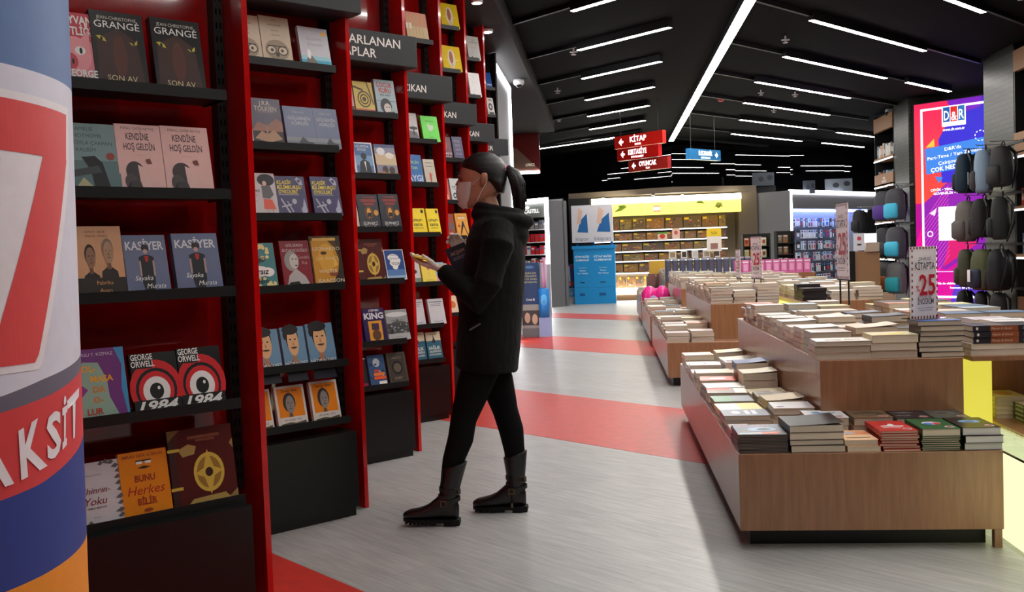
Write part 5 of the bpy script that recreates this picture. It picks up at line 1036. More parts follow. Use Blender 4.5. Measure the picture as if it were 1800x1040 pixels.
# hoodie
h = MB(); k = 'knit'
limb(h, [(-.045, .02, .715, .150, .205), (-.05, .02, .76, .150, .208), (-.058, .018, .84, .154, .205), (-.07, .012, .96, .152, .195), (-.085, .006, 1.08, .15, .19), (-.098, 0, 1.2, .148, .195), (-.108, 0, 1.32, .14, .205), (-.115, 0, 1.395, .118, .18), (-.112, 0, 1.455, .085, .115)], k, 28)
for A_ in (LA_, RA_):
    sg = 1 if A_ is LA_ else -1
    P_ = [V(*p[:3]) for p in A_]
    pts = [P_[0]+V(.005, -sg*.03, .0), P_[1], P_[2], P_[3], P_[4], P_[5]-(P_[5]-P_[4]).normalized()*.035, P_[5]-(P_[5]-P_[4]).normalized()*.018]
    h.tube(pts, [.082, .078, .068, .066, .056, .043, .031], k, 18)
    e_ = P_[3]
    for f in (.25, .5, .8): # sleeve folds near the elbow
        c_ = P_[2].lerp(P_[3], f); h.ball(c_, (.070, .066, .024), k, 14, 7)
    c_ = P_[5]-(P_[5]-P_[4]).normalized()*.05; h.ball(c_, (.046, .046, .03), k, 12, 7)
# hood lying behind the neck and its collar
for rad, th, dz, tx in ((.088, .026, 0, -.025), (.108, .03, -.035, -.05)):
    pts = []
    for i in range(25):
        a = 2*math.pi*i/24; pts.append((-.105+tx*.5+rad*math.cos(a)*(1.0 if math.cos(a) > 0 else 1.25), rad*.95*math.sin(a), 1.477+dz+.022*math.cos(a)-.012))
    h.tube(pts, th, k, 12, cap=False)
h.loft([((-.185, 0, 1.475), (.04, 0, 0), (0, .075, 0)), ((-.205, 0, 1.42), (.055, 0, 0), (0, .10, 0)), ((-.212, 0, 1.34), (.058, 0, 0), (0, .105, 0)), ((-.205, 0, 1.29), (.045, 0, 0), (0, .08, 0)), ((-.195, 0, 1.255), (.02, 0, 0), (0, .04, 0))], k, 20)
h.ball((-.03, .225, 1.03), (.02, .02, .02), k)
hd = h.build('hoodie', wo, True, remesh=.007, sm_it=4)
MB().box(-.03, .03, .0, .0012, -.004, .004, ('g', 90, 90, 94), Matrix.Translation((-.02, .218, .93)) @ Matrix.Rotation(.5, 4, 'Y')).build('pocket_edge', hd)
l = MB()
for P_ in (LL, RL): limb(l, [(p[0], p[1], p[2], p[3]+.004, p[4]+.004) for p in P_], 'legging', 20)
l.build('leggings', wo, True, remesh=.006, sm_it=2)
# boots: heel at local origin, toe towards +x
def boot(x, y, rot, pitch, lean, right):
    X = Matrix.Translation((x, y, .0005)) @ Matrix.Scale(.93, 4) @ Matrix.Rotation(rot, 4, 'Z') @ Matrix.Rotation(-pitch, 4, 'Y')
    def tr(mb):
        mb.v = [tuple(X @ Vector(v)) for v in mb.v]; return mb
    m = MB(); lt = 'leather'
    F_ = [(.0, .022, .035, .10), (.012, .034, .03, .13), (.05, .038, .028, .16), (.09, .037, .028, .155), (.125, .039, .028, .125), (.155, .043, .028, .1), (.19, .046, .028, .084), (.225, .045, .028, .076), (.255, .038, .028, .07), (.275, .024, .03, .06), (.284, .01, .035, .05)]
    m.loft([((fx, 0, (z0+z1)/2), (0, hw, 0), (0, 0, (z1-z0)/2), .85) for fx, hw, z0, z1 in F_], lt, 22)
    sh_ = [(.05, .10, .046, .038), (.052, .14, .05, .040), (.05+lean*.2, .18, .049, .043), (.05+lean*.5, .23, .055, .049), (.05+lean*.85, .28, .061, .053), (.05+lean, .305, .064, .055)]
    m.loft([((a, 0, z), (rx, 0, -rx*.28*max(0, (z-.15)/.15)), (0, ry, 0)) for a, z, rx, ry in sh_], lt, 26)
    for zz, rx in ((.125, .052), (.15, .053)): m.ball((.056, 0, zz), (rx, .044, .012), lt, 18, 6)
    bo = tr(m).build('boot', wo, True, remesh=.0035, sm_it=2)
    bo['label'] = 'black leather biker boot, '+('right foot, standing behind' if right else 'left foot, stepping forward')
    out = [(-.004, -.03), (.03, -.043), (.09, -.041), (.14, -.042), (.19, -.048), (.235, -.045), (.268, -.028), (.284, 0), (.268, .028), (.235, .045), (.19, .048), (.14, .044), (.09, .041), (.03, .043), (-.004, .03), (-.01, 0)]
    s_ = MB().prism(out, .014, .03, 'rubber')
    for i in range(8):
        a = .115+i*.02; s_.box(a, a+.014, -.040, .040, .004 if i < 7 else .008, .014, 'rubber')
    tr(s_).build('sole', bo)
    tr(MB().prism([(-.006, -.03), (.03, -.042), (.072, -.04), (.072, .04), (.03, .042), (-.006, .03)], 0, .02, 'rubber')).build('heel', bo)
    for z0, xx, rx, tilt in ((.115, .06, .057, -.35), (.175, .05+lean*.15, .053, .12)):
        s_ = MB(); n = 26; pts = []
        for i in range(n+1):
            a = 2*math.pi*i/n; pts.append(Vector((xx+rx*math.cos(a)*(1.15 if z0 < .15 else 1), .0435*math.sin(a), z0+tilt*rx*math.cos(a))))
        vs = []
        for p in pts:
            o_ = Vector((p.x-xx, p.y, 0)).normalized()*.0025
            vs += [p+V(0, 0, -.011), p+V(0, 0, .011), p+o_+V(0, 0, .011), p+o_+V(0, 0, -.011)]
        fs = []
        for i in range(n):
            for q in range(4): fs.append((4*i+q, 4*i+(q+1) % 4, 4*i+4+(q+1) % 4, 4*i+4+q))
        s_.add(vs, fs, lt); tr(s_).build('strap', bo)
        bx, by = (xx+.012, .049) if z0 < .15 else (xx-.035, .036)
        bk = MB()
        for a0, a1, c0, c1 in ((-.014, .014, .011, .015), (-.014, .014, -.015, -.011), (-.016, -.012, -.015, .015), (.012, .016, -.015, .015)):
            bk.box(bx+a0, bx+a1, by-.002, by+.0025, z0+c0, z0+c1, 'brass')
        tr(bk).build('buckle', bo)
    if right:
        tr(MB().box(.07, .076, .036, .0445, .05, .2, 'rubber').box(.066, .078, .042, .047, .03, .052, 'brass')).build('zip', bo)
boot(.098, .155, 0.02, .035, -.03, False)
boot(-.205, -.07, 0.0, 0, .0, True)
# things in her hands
t = thing('phone', 'yellow-cased phone lying in the woman\'s left hand', 'phone', mat=W0 @ Matrix.Translation((.237, .098, 1.256)) @ Matrix.Rotation(-.30, 4, 'Y') @ Matrix.Rotation(.25, 4, 'Z'))
MB().box(-.042, .042, -.075, .075, -.005, .004, ('g', 226, 190, 60, .35), bev=.003).build('case', t)
MB().box(-.036, .036, -.069, .069, .0041, .005, ('g', 190, 180, 150, .1)).build('screen', t)
t = thing('book', 'small dark navy book held upright in the woman\'s right hand', 'book', mat=W0 @ Matrix.Translation((.068, -.028, 1.235)) @ Matrix.Rotation(.35, 4, 'Y') @ Matrix.Rotation(math.radians(-90), 4, 'X') @ Matrix.Rotation(math.pi, 4, 'Z'))
book_parts(t, .10, .15, .014, ('g', 40, 40, 54, .35), [T('AKŞAM', .5, .78, .12, (206, 160, 140), .7), ('r', .2, .62, .8, .64, (150, 150, 160)), ('r', .2, .56, .7, .58, (150, 150, 160))])
# ------------------------------------------------------------ far end of the shop
YB = 24.4
# toy wall: taupe hood with a pointed front, recessed lit shelves
t = thing('toy_display', 'taupe shelving alcove with yellow lit header and boxed toys at the far end', 'shelf unit', (0, 0, 0))
X0, X1 = -.45, 3.3
MB().prism([(-1.0, 25.9), (-1.0, 25.35), (1.62, 24.3), (3.75, 25.0), (3.75, 25.9)], 2.66, 2.8, 'taupe').build('hood', t)
MB().box(3.3, 3.75, 24.95, 26, 0, 2.66, 'taupe').build('side_wall', t); MB().box(-1.0, -.45, 25.2, 26, 0, 2.66, 'blackwall').build('side_wall', t)
MB().box(-.45, 3.3, 25.8, 25.9, 0, 2.66, 'taupe').build('back_wall', t)
LW = ('e', 250, 250, 235, 6)
MB().box(-.4, 3.32, 24.62, 24.72, 2.46, 2.60, LW).build('light_bar', t)
HY = MB().box(-.4, 3.32, 24.66, 24.95, 2.15, 2.46, ('e', 250, 228, 96, 1.0)); HY.build('lit_header', t)
mb = MB()
draw(mb, [('r', .34, .0, .342, 1, (200, 170, 60)), ('r', .54, .0, .542, 1, (200, 170, 60)), ('r', .415, .2, .465, .75, ('e', 230, 130, 90, 1)), T('LEGO', .44, .47, .22, ('e', 255, 250, 220, 2), .045, b=.04), ('p', [(.15, .3), (.18, .6), (.22, .9), (.24, .7), (.2, .4)], (120, 140, 20)), ('e', .2, .75, .02, .1, (90, 120, 20)), ('p', [(.7, .8), (.76, .7), (.74, 1.0), (.71, 1.0)], (130, 150, 50)), ('e', .73, .85, .018, .1, (90, 100, 30)), ('p', [(.82, .3), (.85, .6), (.88, .35), (.87, .75), (.84, .8)], (150, 160, 50)), ('e', .85, .45, .015, .12, (120, 130, 40))], 3.72, .31, lambda x, y, z: (x-.4, 24.659-z, 2.15+y), .002, .001)
mb.build('header_print', t)
SHZ = [.62, .93, 1.21, 1.46, 1.72, 2.0]
levels = [.30, .70, 1.00, 1.25, 1.52, 1.79]
for z in levels[1:]:
    MB().box(-.4, 3.0, 25.0, 25.78, z-.03, z, 'whiteplastic').build('shelf', t)
    MB().box(-.4, 3.0, 24.985, 25.0, z-.03, z-.008, ('e', 240, 244, 250, 2.2)).build('shelf_light', t)
MB().box(-.45, 3.3, 24.9, 25.78, 0, .15, 'desk').build('plinth', t); MB().box(-.45, 3.3, 24.88, 25.78, .15, .30, LW).build('light_bar', t)
lv = ['lowest', 'second', 'third', 'fourth', 'fifth', 'top']
BC_ = [(120, 90, 56), (150, 108, 50), (110, 84, 66), (96, 80, 64), (140, 96, 60), (130, 110, 70)]
for r, z in enumerate(levels):
    x = -.38; c = 0; H = [.34, .25, .2, .22, .22, .32][r]
    while x < 2.85:
        w_ = rn.uniform(.3, .55) if r not in (0,) else rn.uniform(.2, .34); w_ = min(w_, 3.0-x)
        if w_ < .12: break
        b = rn.choice(BC_); d = .25; o = MB().box(0, w_-.02, 0, d, 0, H-.02, b)
        ops = [('r', .05, .1, .95, .9, rn.choice(BC_))]+blots(12, .1, .15, .9, .85, [(70, 50, 36), (190, 140, 70), (150, 150, 150), (60, 70, 80), (200, 60, 50)], .03, .1)+[('r', .05, .72, .3, .9, (226, 190, 60))]
        draw(o, ops, w_-.02, H-.02, lambda X_, Y_, Z_: (X_, -Z_, Y_), .001, .0006)
        q = o.build('toy_box'); q.location = (x, 25.1, z); c += 1
        tag(q, 'brown and gold toy set box, %s from left, %s shelf, toy wall' % (NUM[c-1], lv[r]), 'toy box', 'toy set boxes at the far end'); x += w_
for x in (.2, 1.2, 2.2):
    pass
# small posters on the shelves
for x, z, w_, h_, ops, lb in ((1.62, 1.52, .19, .27, [('e', .5, .6, .25, .2, (190, 90, 90))], 'pink small poster card'), (1.25, 1.5, .24, .2, [('e', .5, .5, .3, .3, (190, 60, 40)), ('r', 0, .8, 1, 1, (90, 150, 60))], 'small white and green card with red food picture')):
    q = MB().box(0, w_, 0, .01, 0, h_, (222, 190, 180)); draw(q, ops, w_, h_, lambda X_, Y_, Z_: (X_, -Z_, Y_), .001, .001); q = q.build('poster_card'); q.location = (x, 24.96, z); tag(q, lb+' in front of the toy shelves', 'card')
for i, (x, z) in enumerate([(-.1, 2.56), (1.15, 2.58), (1.9, 2.56)]):
    t = thing('spotlight', 'small white spotlight under the taupe hood, %s from the left' % NUM[i], 'light', (x, 24.55+.4*(i != 1), 2.66), group='hood spotlights')
    MB().loft([((0, 0, 0), (.04, 0, 0), (0, .04, 0)), ((0, 0, -.03), (.045, 0, 0), (0, .045, 0))], 'blackmetal').build('housing', t); MB().loft([((0, 0, -.03), (.035, 0, 0), (0, .035, 0)), ((0, 0, -.034), (.035, 0, 0), (0, .035, 0))], ('e', 255, 250, 230, 14)).build('lamp', t)
# phone accessory wall (heading BAY)
G = frame((4.45, 24.4, 0), BAY); t = thing('accessory_wall', 'grey display wall with white light frame, hung full of phone accessories', 'shelf unit', mat=G)
GL = 4.2
MB().box(-.0, GL, .55, .6, 0, 2.55, ('g', 160, 166, 176, .3)).build('back_panel', t)
MB().box(.08, GL, .0, .55, 2.16, 2.53, 'greypanel').build('header', t)
MB().box(-.02, .0, -.02, 1.2, 0, 2.6, 'greypanel').build('side_panel', t)
L7 = ('e', 250, 250, 255, 6)
MB().box(0, GL, -.03, .02, 2.52, 2.62, L7).build('light_bar', t); MB().box(0, .08, -.03, .02, 0, 2.52, L7).build('light_bar', t)
MB().box(.1, GL-.1, .2, .24, 2.10, 2.15, ('e', 150, 170, 255, 13)).build('under_light', t)
MB().box(0.0, GL, .0, .55, 0, .35, 'greypanel').build('plinth', t)
cols_ = [(214, 216, 220), (206, 206, 210), (60, 60, 66), (190, 196, 206), (226, 226, 226), (90, 96, 106)]
acc = [(50, 120, 190), (30, 30, 34), (200, 60, 70), (120, 180, 200), (170, 60, 130), (70, 76, 90)]
for r in range(6):
    z = 1.93-r*.29; x = .16; c = 0
    while x < 3.9:
        wide = (c % 11 == 6); w_ = .2 if wide else .085; h_ = .19 if wide else .22
        k1, k2 = rn.choice(cols_), rn.choice(acc)
        o = MB().box(0, w_, 0, .02, -h_, 0, k1); o.box(w_/2-.004, w_/2+.004, .0, .06, .0, .012, 'chrome')
        draw(o, [('r', .2, .1, .8, .55, k2 if rn.random() < .55 else (226, 226, 226)), ('r', .1, .72, .9, .9, rn.choice(acc)), ('e', .5, .93, .06, .03, BK)], w_, h_, lambda X_, Y_, Z_: (X_, -Z_, Y_-h_), .001, .001)
        q = o.build('blister_pack'); q.matrix_world = G @ Matrix.Translation((x, .38, z)); c += 1
        tag(q, '%s blister pack, %s from left, %s row, accessory wall' % ('wide pale' if wide else 'narrow pale', NUM[c-1], NUM[r]), 'blister pack', 'blister packs on the accessory wall')
        x += w_+(.03 if not wide else .04); 
        if c >= 24: break
# black gap wall and a slim stand
struct(MB().box(3.78, 4.3, 25.4, 25.5, 0, 2.8, 'blackwall').build('wall_back_gap'))
def spinner(x, y, w_, h_, label, cols):
    t = thing('display_rack', label, 'rack', (x, y, 0)); MB().box(0, w_, .3, .34, 0, h_, 'blackmetal').box(0, .03, 0, .34, 0, h_, 'blackmetal').box(w_-.03, w_, 0, .34, 0, h_, 'blackmetal').build('frame', t)
    for r in range(6):
        z = h_-.28-.27*r; MB().box(.03, w_-.03, 0, .3, z-.02, z, 'blackmetal').build('shelf', t)
        n = int((w_-.06)/.13)
        for c in range(n):
            q = MB().box(0, .11, 0, .04, 0, .19, rn.choice(cols)); draw(q, [('e', .5, .5, .3, .25, rn.choice(cols)), ('r', .1, .8, .9, .9, WH)], .11, .19, lambda X_, Y_, Z_: (X_, -Z_, Y_), .001, .001); q = q.build('packet'); q.location = (x+.04+.13*c, y+.1, z)
            tag(q, 'small colourful packet, %s from left, %s shelf down, %s' % (NUM[c], NUM[r], 'wide rack' if w_ > .5 else 'slim rack'), 'packet', 'packets on the far racks')
spinner(3.06, 22.6, .62, 1.55, 'wide black rack of colourful packets in front of the taupe alcove side', [(206, 120, 60), (200, 190, 90), (150, 60, 50), (60, 60, 60), (196, 190, 150)])
spinner(3.95, 23.4, .42, 1.6, 'slim black rack with brown side between the alcove and the accessory wall', [(150, 100, 60), (120, 110, 96), (160, 150, 130), (90, 60, 40)])
# pen cabinet on the left (heading LA from its near corner)
P = (-1.38, 22.6); t = thing('pen_cabinet', 'grey cabinet with white light frame and pale crest lettering, left of the black pillar', 'shelf unit', mat=frame((P[0], P[1], 0), math.radians(180-47.9)))
MB().box(-2.2, -2.15, 0, .5, 0, 2.55, 'greypanel').build('side_panel', t)
MB().box(-.02, .0, .02, .6, 0, 2.5, 'greypanel').build('side_panel', t)
MB().box(-2.2, 0, .48, .52, 0, 2.55, ('g', 60, 60, 64)).build('back_panel', t)
MB().box(-2.15, -.09, 0.02, .5, 2.13, 2.48, ('g', 120, 124, 118, .5)).build('header', t)
MB().box(-2.2, 0, -.03, .02, 2.47, 2.57, L7).build('light_bar', t); MB().box(-.09, 0, -.03, .02, 0, 2.47, L7).build('light_bar', t)
mb = MB(); draw(mb, [T('FABER-CASTELL', .5, .42, .26, ('e', 236, 236, 230, 1), .8, b=.01, fill=1), ('e', .55, .68, .06, .1, ('e', 236, 236, 230, 1)), T('1761', .55, .18, .1, WH, .1)], 1.15, .34, lambda x, y, z: (x-1.35, .018-z, 2.14+y), .002, .001); mb.build('lettering', t)
for r in range(6):
    z = .35+.3*r; MB().box(-2.15, -.1, .08, .48, z-.02, z, 'whiteplastic').build('shelf', t)
    for c in range(13):
        w_ = .12; hh = rn.uniform(.16, .22); k1 = rn.choice([(190, 40, 44), (206, 200, 196), (60, 60, 66), (170, 30, 40), (200, 196, 200)] if r < 5 else [(120, 120, 120), (150, 150, 150), (60, 60, 62)])
        q = MB().box(0, w_, 0, .08, 0, hh, k1); draw(q, [('r', .1, .6, .9, .8, rn.choice([(230, 226, 220), (190, 50, 50), (60, 90, 140)]))], w_, hh, lambda X_, Y_, Z_: (X_, -Z_, Y_), .001, .001); q = q.build('pen_pack'); q.matrix_world = t.matrix_world @ Matrix.Translation((-1.75+.13*c-.3, .12, z)) if False else frame((P[0], P[1], 0), math.radians(180-47.9)) @ Matrix.Translation((-2.1+.15*c, .12, z))
        tag(q, 'small upright stationery pack, %s from left, %s shelf up, pen cabinet' % (NUM[c], NUM[r]), 'pack', 'stationery packs in the pen cabinet')
struct(MB().box(-.98-.42, -.98, 23.3, 23.35, 0, 2.5, 'greypanel', frame((0, 0, 0), 0) if False else None).build('wall_back_grey'))
struct(MB().box(-.98, -.45, 24.6, 24.7, 0, 2.62, 'blackwall').build('wall_back_pillar'))
# donation bin with cube on top
t = thing('donation_bin', 'bright blue cardboard book donation bin with a white picture cube on top', 'bin', mat=frame((-.86, 23.62, 0), math.radians(92)))
BLU = ('g', 20, 140, 206, .5)
MB().box(0, .42, 0, .5, 0, 1.4, BLU).box(.42, 1.0, 0, .5, 0, 1.4, BLU).box(-.03, 1.03, -.03, .53, 1.34, 1.42, BLU).build('body', t)
for x in (.06, .45, .9): MB().box(x, x+.06, .2, .26, 1.42, 1.52, BLU).build('post', t)
MB().box(-.02, .97, .0, .5, 1.5, 2.4, ('g', 206, 206, 214, .5)).build('cube', t)
CB = (206, 226, 240)
for x0 in (.0, .44):
    mb = MB(); sc = .42/1.0 if not x0 else .54
    draw(mb, [T('KİTAP BAĞIŞ', .5, .86, .035, CB, .8, b=.03, fill=1), T('KUMBARASI', .5, .8, .035, CB, .75, b=.03, fill=1), T('Oku, Gelecek', .5, .66, .018, CB, .7), T('Okusun', .5, .61, .025, CB, .5, b=.02), T('Tüm Türkiye!', .5, .56, .025, CB, .7, b=.02), ('r', .35, .385, .6, .4, (10, 20, 30)), ('r', .1, .3, .9, .305, (10, 90, 150)), ('r', .3, .15, .6, .2, (10, 90, 150))], sc, 1.34, lambda x, y, z, x0=x0: (x0+x, -.001-z, y), .001, .001); mb.build('printing', t)
for x0, w_ in ((-.02, .44), (.42, .55)):
    mb = MB(); draw(mb, [('p', [(.3, .28), (.9, .26), (.85, .78), (.5, .6)], (30, 100, 160)), ('p', [(.3, .5), (.4, .95), (.62, .85), (.5, .5)], (214, 180, 160)), T('kitapcan', .55, .1, .1, (90, 110, 130), .7, fill=1)], w_, .9, lambda x, y, z, x0=x0: (x0+x, -.001-z, 1.5+y), .001, .001); mb.build('printing', t)
# instalment board
t = thing('promo_board', 'blue and white promotion board with red 7 standing on the floor beside the blue bin', 'board', mat=frame((-1.54, 24.0, 0), math.radians(90)))
MB().box(0, .72, 0, .03, .12, .99, ('g', 206, 206, 214, .5)).box(.05, .12, -.1, .1, 0, .12, 'whiteplastic').box(.6, .67, -.1, .1, 0, .12, 'whiteplastic').box(0, .72, -.02, .05, .0, .12, 'whiteplastic').build('board', t)
mb = MB(); draw(mb, [('r', 0, .3, 1, 1, (40, 70, 150)), ('p', [(.22, .42), (.8, .46), (.78, .94), (.2, .92)], (214, 214, 222)), T('7', .5, .69, .34, (214, 60, 50), .36, b=.03, fill=1), ('p', [(.12, .3), (.9, .38), (.9, .5), (.14, .42)], (206, 50, 60)), T('TAKSİT', .52, .4, .07, WH, .6, r=5, b=.03, fill=1), ('r', .02, .04, .5, .26, (226, 170, 40)), T('axess', .26, .15, .09, (40, 40, 60), .36, b=.02), ('r', .52, .06, .98, .28, (90, 170, 220)), T('Paraf', .75, .17, .1, WH, .3, s=.3), ('r', .82, .88, .97, .97, (200, 60, 70))], .72, .87, lambda x, y, z: (x, -.001-z, .12+y), .001, .0008); mb.build('printing', t)
# toothbrush stand
t = thing('toothbrush_stand', 'dark blue cardboard floor stand shaped with giant blue electric toothbrush, right of the woman', 'stand', mat=frame((-1.34, 14.62, 0), math.radians(92)))
MB().box(0, .27, 0, .3, 0, 1.13, ('g', 22, 50, 96, .4)).build('panel', t)
mb = MB(); draw(mb, [T('SENİN İÇİN', .55, .86, .022, (200, 190, 120), .6), T('DİŞLERİNİ', .55, .82, .022, (200, 190, 120), .65), T('5 DİL SONRA', .55, .78, .022, (200, 190, 120), .7), T('BEYAZLATIR', .55, .74, .022, (200, 190, 120), .7), T('Oral-B', .5, .505, .03, WH, .5, b=.01), ('r', 0, 0, 1, .44, (150, 146, 140)), ('r', 0, .16, 1, .36, (60, 50, 46)), ('e', .3, .26, .16, .07, (196, 160, 136)), ('e', .72, .24, .16, .07, (200, 166, 140)), ('r', 0, .0, 1, .12, (110, 110, 112)), ('e', .5, .94, .25, .02, (60, 110, 160))], .27, 1.13, lambda x, y, z: (x, -.001-z, y), .001, .0008); mb.build('printing', t)
b_ = MB().loft([((.345, -.02, .30), (.075, 0, 0), (0, .06, 0)), ((.345, -.02, .5), (.085, 0, 0), (0, .065, 0)), ((.345, -.02, .72), (.08, 0, 0), (0, .06, 0)), ((.35, -.02, .74), (.06, 0, 0), (0, .05, 0))], ('g', 40, 130, 206, .3), 20); b_.build('brush_handle', t, True)
MB().loft([((.35, -.02, .74), (.03, 0, 0), (0, .03, 0)), ((.355, -.02, .95), (.018, 0, 0), (0, .018, 0)), ((.36, -.02, 1.15), (.014, 0, 0), (0, .014, 0)), ((.36, -.02, 1.2), (.03, 0, 0), (0, .025, 0))], ('g', 214, 130, 170, .3), 12).build('brush_neck', t, True)
MB().ball((.345, -.075, .56), (.055, .02, .09), ('g', 90, 170, 226, .3)).ball((.345, -.09, .54), (.018, .012, .022), ('g', 60, 140, 200, .3)).build('brush_button', t, True)
MB().box(.26, .43, -.05, .2, 0, .30, ('g', 150, 166, 206, .4)).build('foot_box', t)
MB().box(.28, .44, .1, .2, .3, 1.1, ('g', 190, 196, 206, .4)).build('side_panel', t)
# pink bags, tubs and pink goods beyond the tables
for i, (x, r_) in enumerate(((.60, .13), (.79, .12))):
    t = thing('pink_bag', 'glossy bright pink round bag, %s of the two on a far low table' % ('left' if not i else 'right'), 'bag', (x, 14.9, .4005), group='pink bags')
    MB().ball((0, 0, .15), (r_, .14, .16), ('g', 226, 40, 140, .25)).build('shell', t, True)
    if not i: q = MB(); draw(q, [('e', .5, .5, .4, .35, (190, 180, 214)), ('r', .2, .5, .6, .6, (90, 80, 120))], .14, .14, lambda x, y, z: (x-.02, -.136-z+.0*y, y+.05), .004, .002); q.build('print', t)
for i in range(12):
    x = .98+.12*i
    t = thing('clear_tub', 'tall clear tub with grey-blue filling, %s from the left on the far table' % NUM[i], 'tub', (x, 16.4, .7255), group='clear tubs on the far table')
    MB().tube([(0, 0, 0), (0, 0, .34)], .05, ('g', 90, 96, 120, .2), 12).build('body', t); MB().tube([(0, 0, .34), (0, 0, .37)], .052, ('g', 176, 180, 190, .2), 12).build('lid', t)
for i in range(10):
    o = MB().box(0, .11, 0, .1, 0, .22, ('g', 214, 110, 170, .3)); draw(o, [('r', .2, .2, .8, .7, (236, 170, 206)), ('r', .1, .8, .9, .9, WH)], .11, .22, lambda x, y, z: (x, -z, y), .001, .001); q = o.build('pink_box'); q.location = (2.0+.12*i, 15.8, .82); tag(q, 'small pink packaged box, %s from the left beyond the book tables' % NUM[i], 'box', 'pink boxes beyond the tables')
o = MB().box(0, 1.3, 0, .5, 0, .82, 'wood').build('side_table'); o.location = (1.95, 15.75, 0); tag(o, 'oak table block carrying the small pink boxes beyond the book tables', 'table')
for i, (x, w_, k1) in enumerate([(1.0, .12, (150, 130, 90)), (1.2, .1, (60, 56, 50)), (1.38, .1, (190, 190, 190)), (1.56, .12, (160, 150, 130)), (1.74, .1, (90, 80, 76))]):
    q = MB().box(0, w_, 0, .06, 0, .13, (214, 212, 208)); draw(q, [('r', .15, .15, .85, .8, k1)], w_, .13, lambda X_, Y_, Z_: (X_, -Z_, Y_), .001, .001); q = q.build('figure_box'); q.location = (x, 16.4-.03, .7255+.375); tag(q, 'small white figure box on top of the clear tubs, %s from the left' % NUM[i], 'box', 'figure boxes on the tubs')
t = thing('price_sign', 'yellow and white price card above the clear tubs', 'sign', (1.62, 16.3, 1.1)); MB().box(0, .24, 0, .01, .1, .48, (226, 222, 214)).build('card', t); mb = MB(); draw(mb, [('r', .0, .65, 1, 1, (226, 196, 40)), T('%50', .5, .8, .12, BK, .4), ('r', .25, .1, .75, .35, (150, 110, 100))], .24, .38, lambda x, y, z: (x, -z, .1+y), .001, .001); mb.build('printing', t); MB().tube([(.12, .02, 0), (.12, .02, .3)], .008, 'blackmetal').build('post', t)
# toy crate in front of the toy wall
t = thing('toy_rack', 'grey wire rack of boxed toys with yellow box on top, left of the clear tubs', 'rack', (.72, 18.9, 0))
MB().box(0, .5, 0, .4, 0, .75, ('g', 110, 106, 110, .4)).build('frame', t)
for i in range(3): MB().box(.02+.16*i, .16+.16*i, -.03, .1, .5, .8, ('g', 130, 90, 90, .3)).build('toy_pack', t)
MB().box(.05, .36, 0, .2, .78, 1.05, ('g', 200, 160, 60, .4)).build('toy_pack', t)
# cash desk right of the accessory wall
t = thing('cash_desk', 'oak-fronted cash desk with black side, in front of the accessory wall at right', 'desk', (4.62, 19.0, 0))
MB().box(0.03, .5, 0, .7, 0, 1.08, 'desk').build('front', t); MB().box(-.14, .03, -.05, .7, 0, 1.10, 'blackwall').build('side_panel', t)
t = thing('desk_monitor', 'white lit box monitor standing on the cash desk', 'monitor', (4.76, 19.2, 1.085)); MB().box(.0, .36, 0, .1, 0.1, .34, ('e', 240, 244, 255, 1.4)).box(.15, .3, .02, .08, 0, .1, 'whiteplastic').build('screen', t)
q = MB().box(0, .2, 0, .03, 0, .33, (214, 214, 218)); draw(q, [('e', .5, .7, .2, .12, (200, 80, 90)), ('r', .3, .3, .7, .4, (60, 60, 60))], .2, .33, lambda X_, Y_, Z_: (X_, -Z_, Y_), .001, .001); q = q.build('counter_card'); q.location = (4.64, 18.98, 1.105); tag(q, 'white counter card with red round mark on the cash desk', 'card')
q = MB().box(0, .24, 0, .12, 0, .17, (180, 160, 140)).build('small_carton'); q.location = (4.86, 18.95-.0, 1.085); tag(q, 'small brown carton on the cash desk', 'box')
# shelving in the right wall
def wallshelf(y0, y1, label, zs, heads):
    t = thing('wall_shelving', label, 'shelf unit', (5.7, y0, 0)); L = y1-y0
    MB().box(.35, .4, 0, L, 0, 3.9, 'blackwall').build('back_panel', t); MB().box(0, .4, 0, .03, 0, 3.9, 'blackmetal').build('side_panel', t); MB().box(0, .4, L-.03, L, 0, 3.9, 'blackmetal').build('side_panel', t)
    for z0, z1 in heads: MB().box(-.02, .05, .03, L-.03, z0, z1, 'desk').build('header', t)
    MB().box(0, .35, .03, L-.03, 0, .42, 'desk').build('plinth', t)
    for z in zs:
        MB().box(-.02, .35, .03, L-.03, z-.06, z, 'desk').build('shelf', t); MB().box(-.03, -.02, .03, L-.03, z-.07, z-.045, ('e', 244, 246, 255, 2)).build('shelf_light', t)
        y = .08; c = 0
        while y < L-.12:
            w_ = rn.uniform(.07, .14); hh = rn.uniform(.22, .3); k1 = rn.choice([(206, 200, 190), (170, 60, 50), (90, 96, 110), (200, 150, 120), (226, 222, 214), (60, 60, 64), (120, 150, 170)])
            q = MB().box(0, .2, 0, w_-.008, 0, hh, k1).box(-.001, 0, w_*.2, w_*.7, hh*.3, hh*.7, (230, 226, 220)).build('binder'); q.location = (5.74, y0+y, z); c += 1; y += w_
            tag(q, 'upright book, %s from the near end, %s shelf up, %s wall shelving' % (NUM[min(c-1, 23)], NUM[zs.index(z)], 'near right' if y0 < 15 else 'far right'), 'book', 'upright books in the right wall shelving')
wallshelf(19.99, 21.4, 'tall black and oak wall shelving left of the lit screen', [.95, 1.7, 2.45, 3.0], [(3.55, 3.84), (2.42, 2.66)])
wallshelf(12.5, 14.26, 'tall black and oak wall shelving at the right picture edge', [1.02, 1.69, 2.42], [(3.55, 3.84), (2.44, 2.70)])
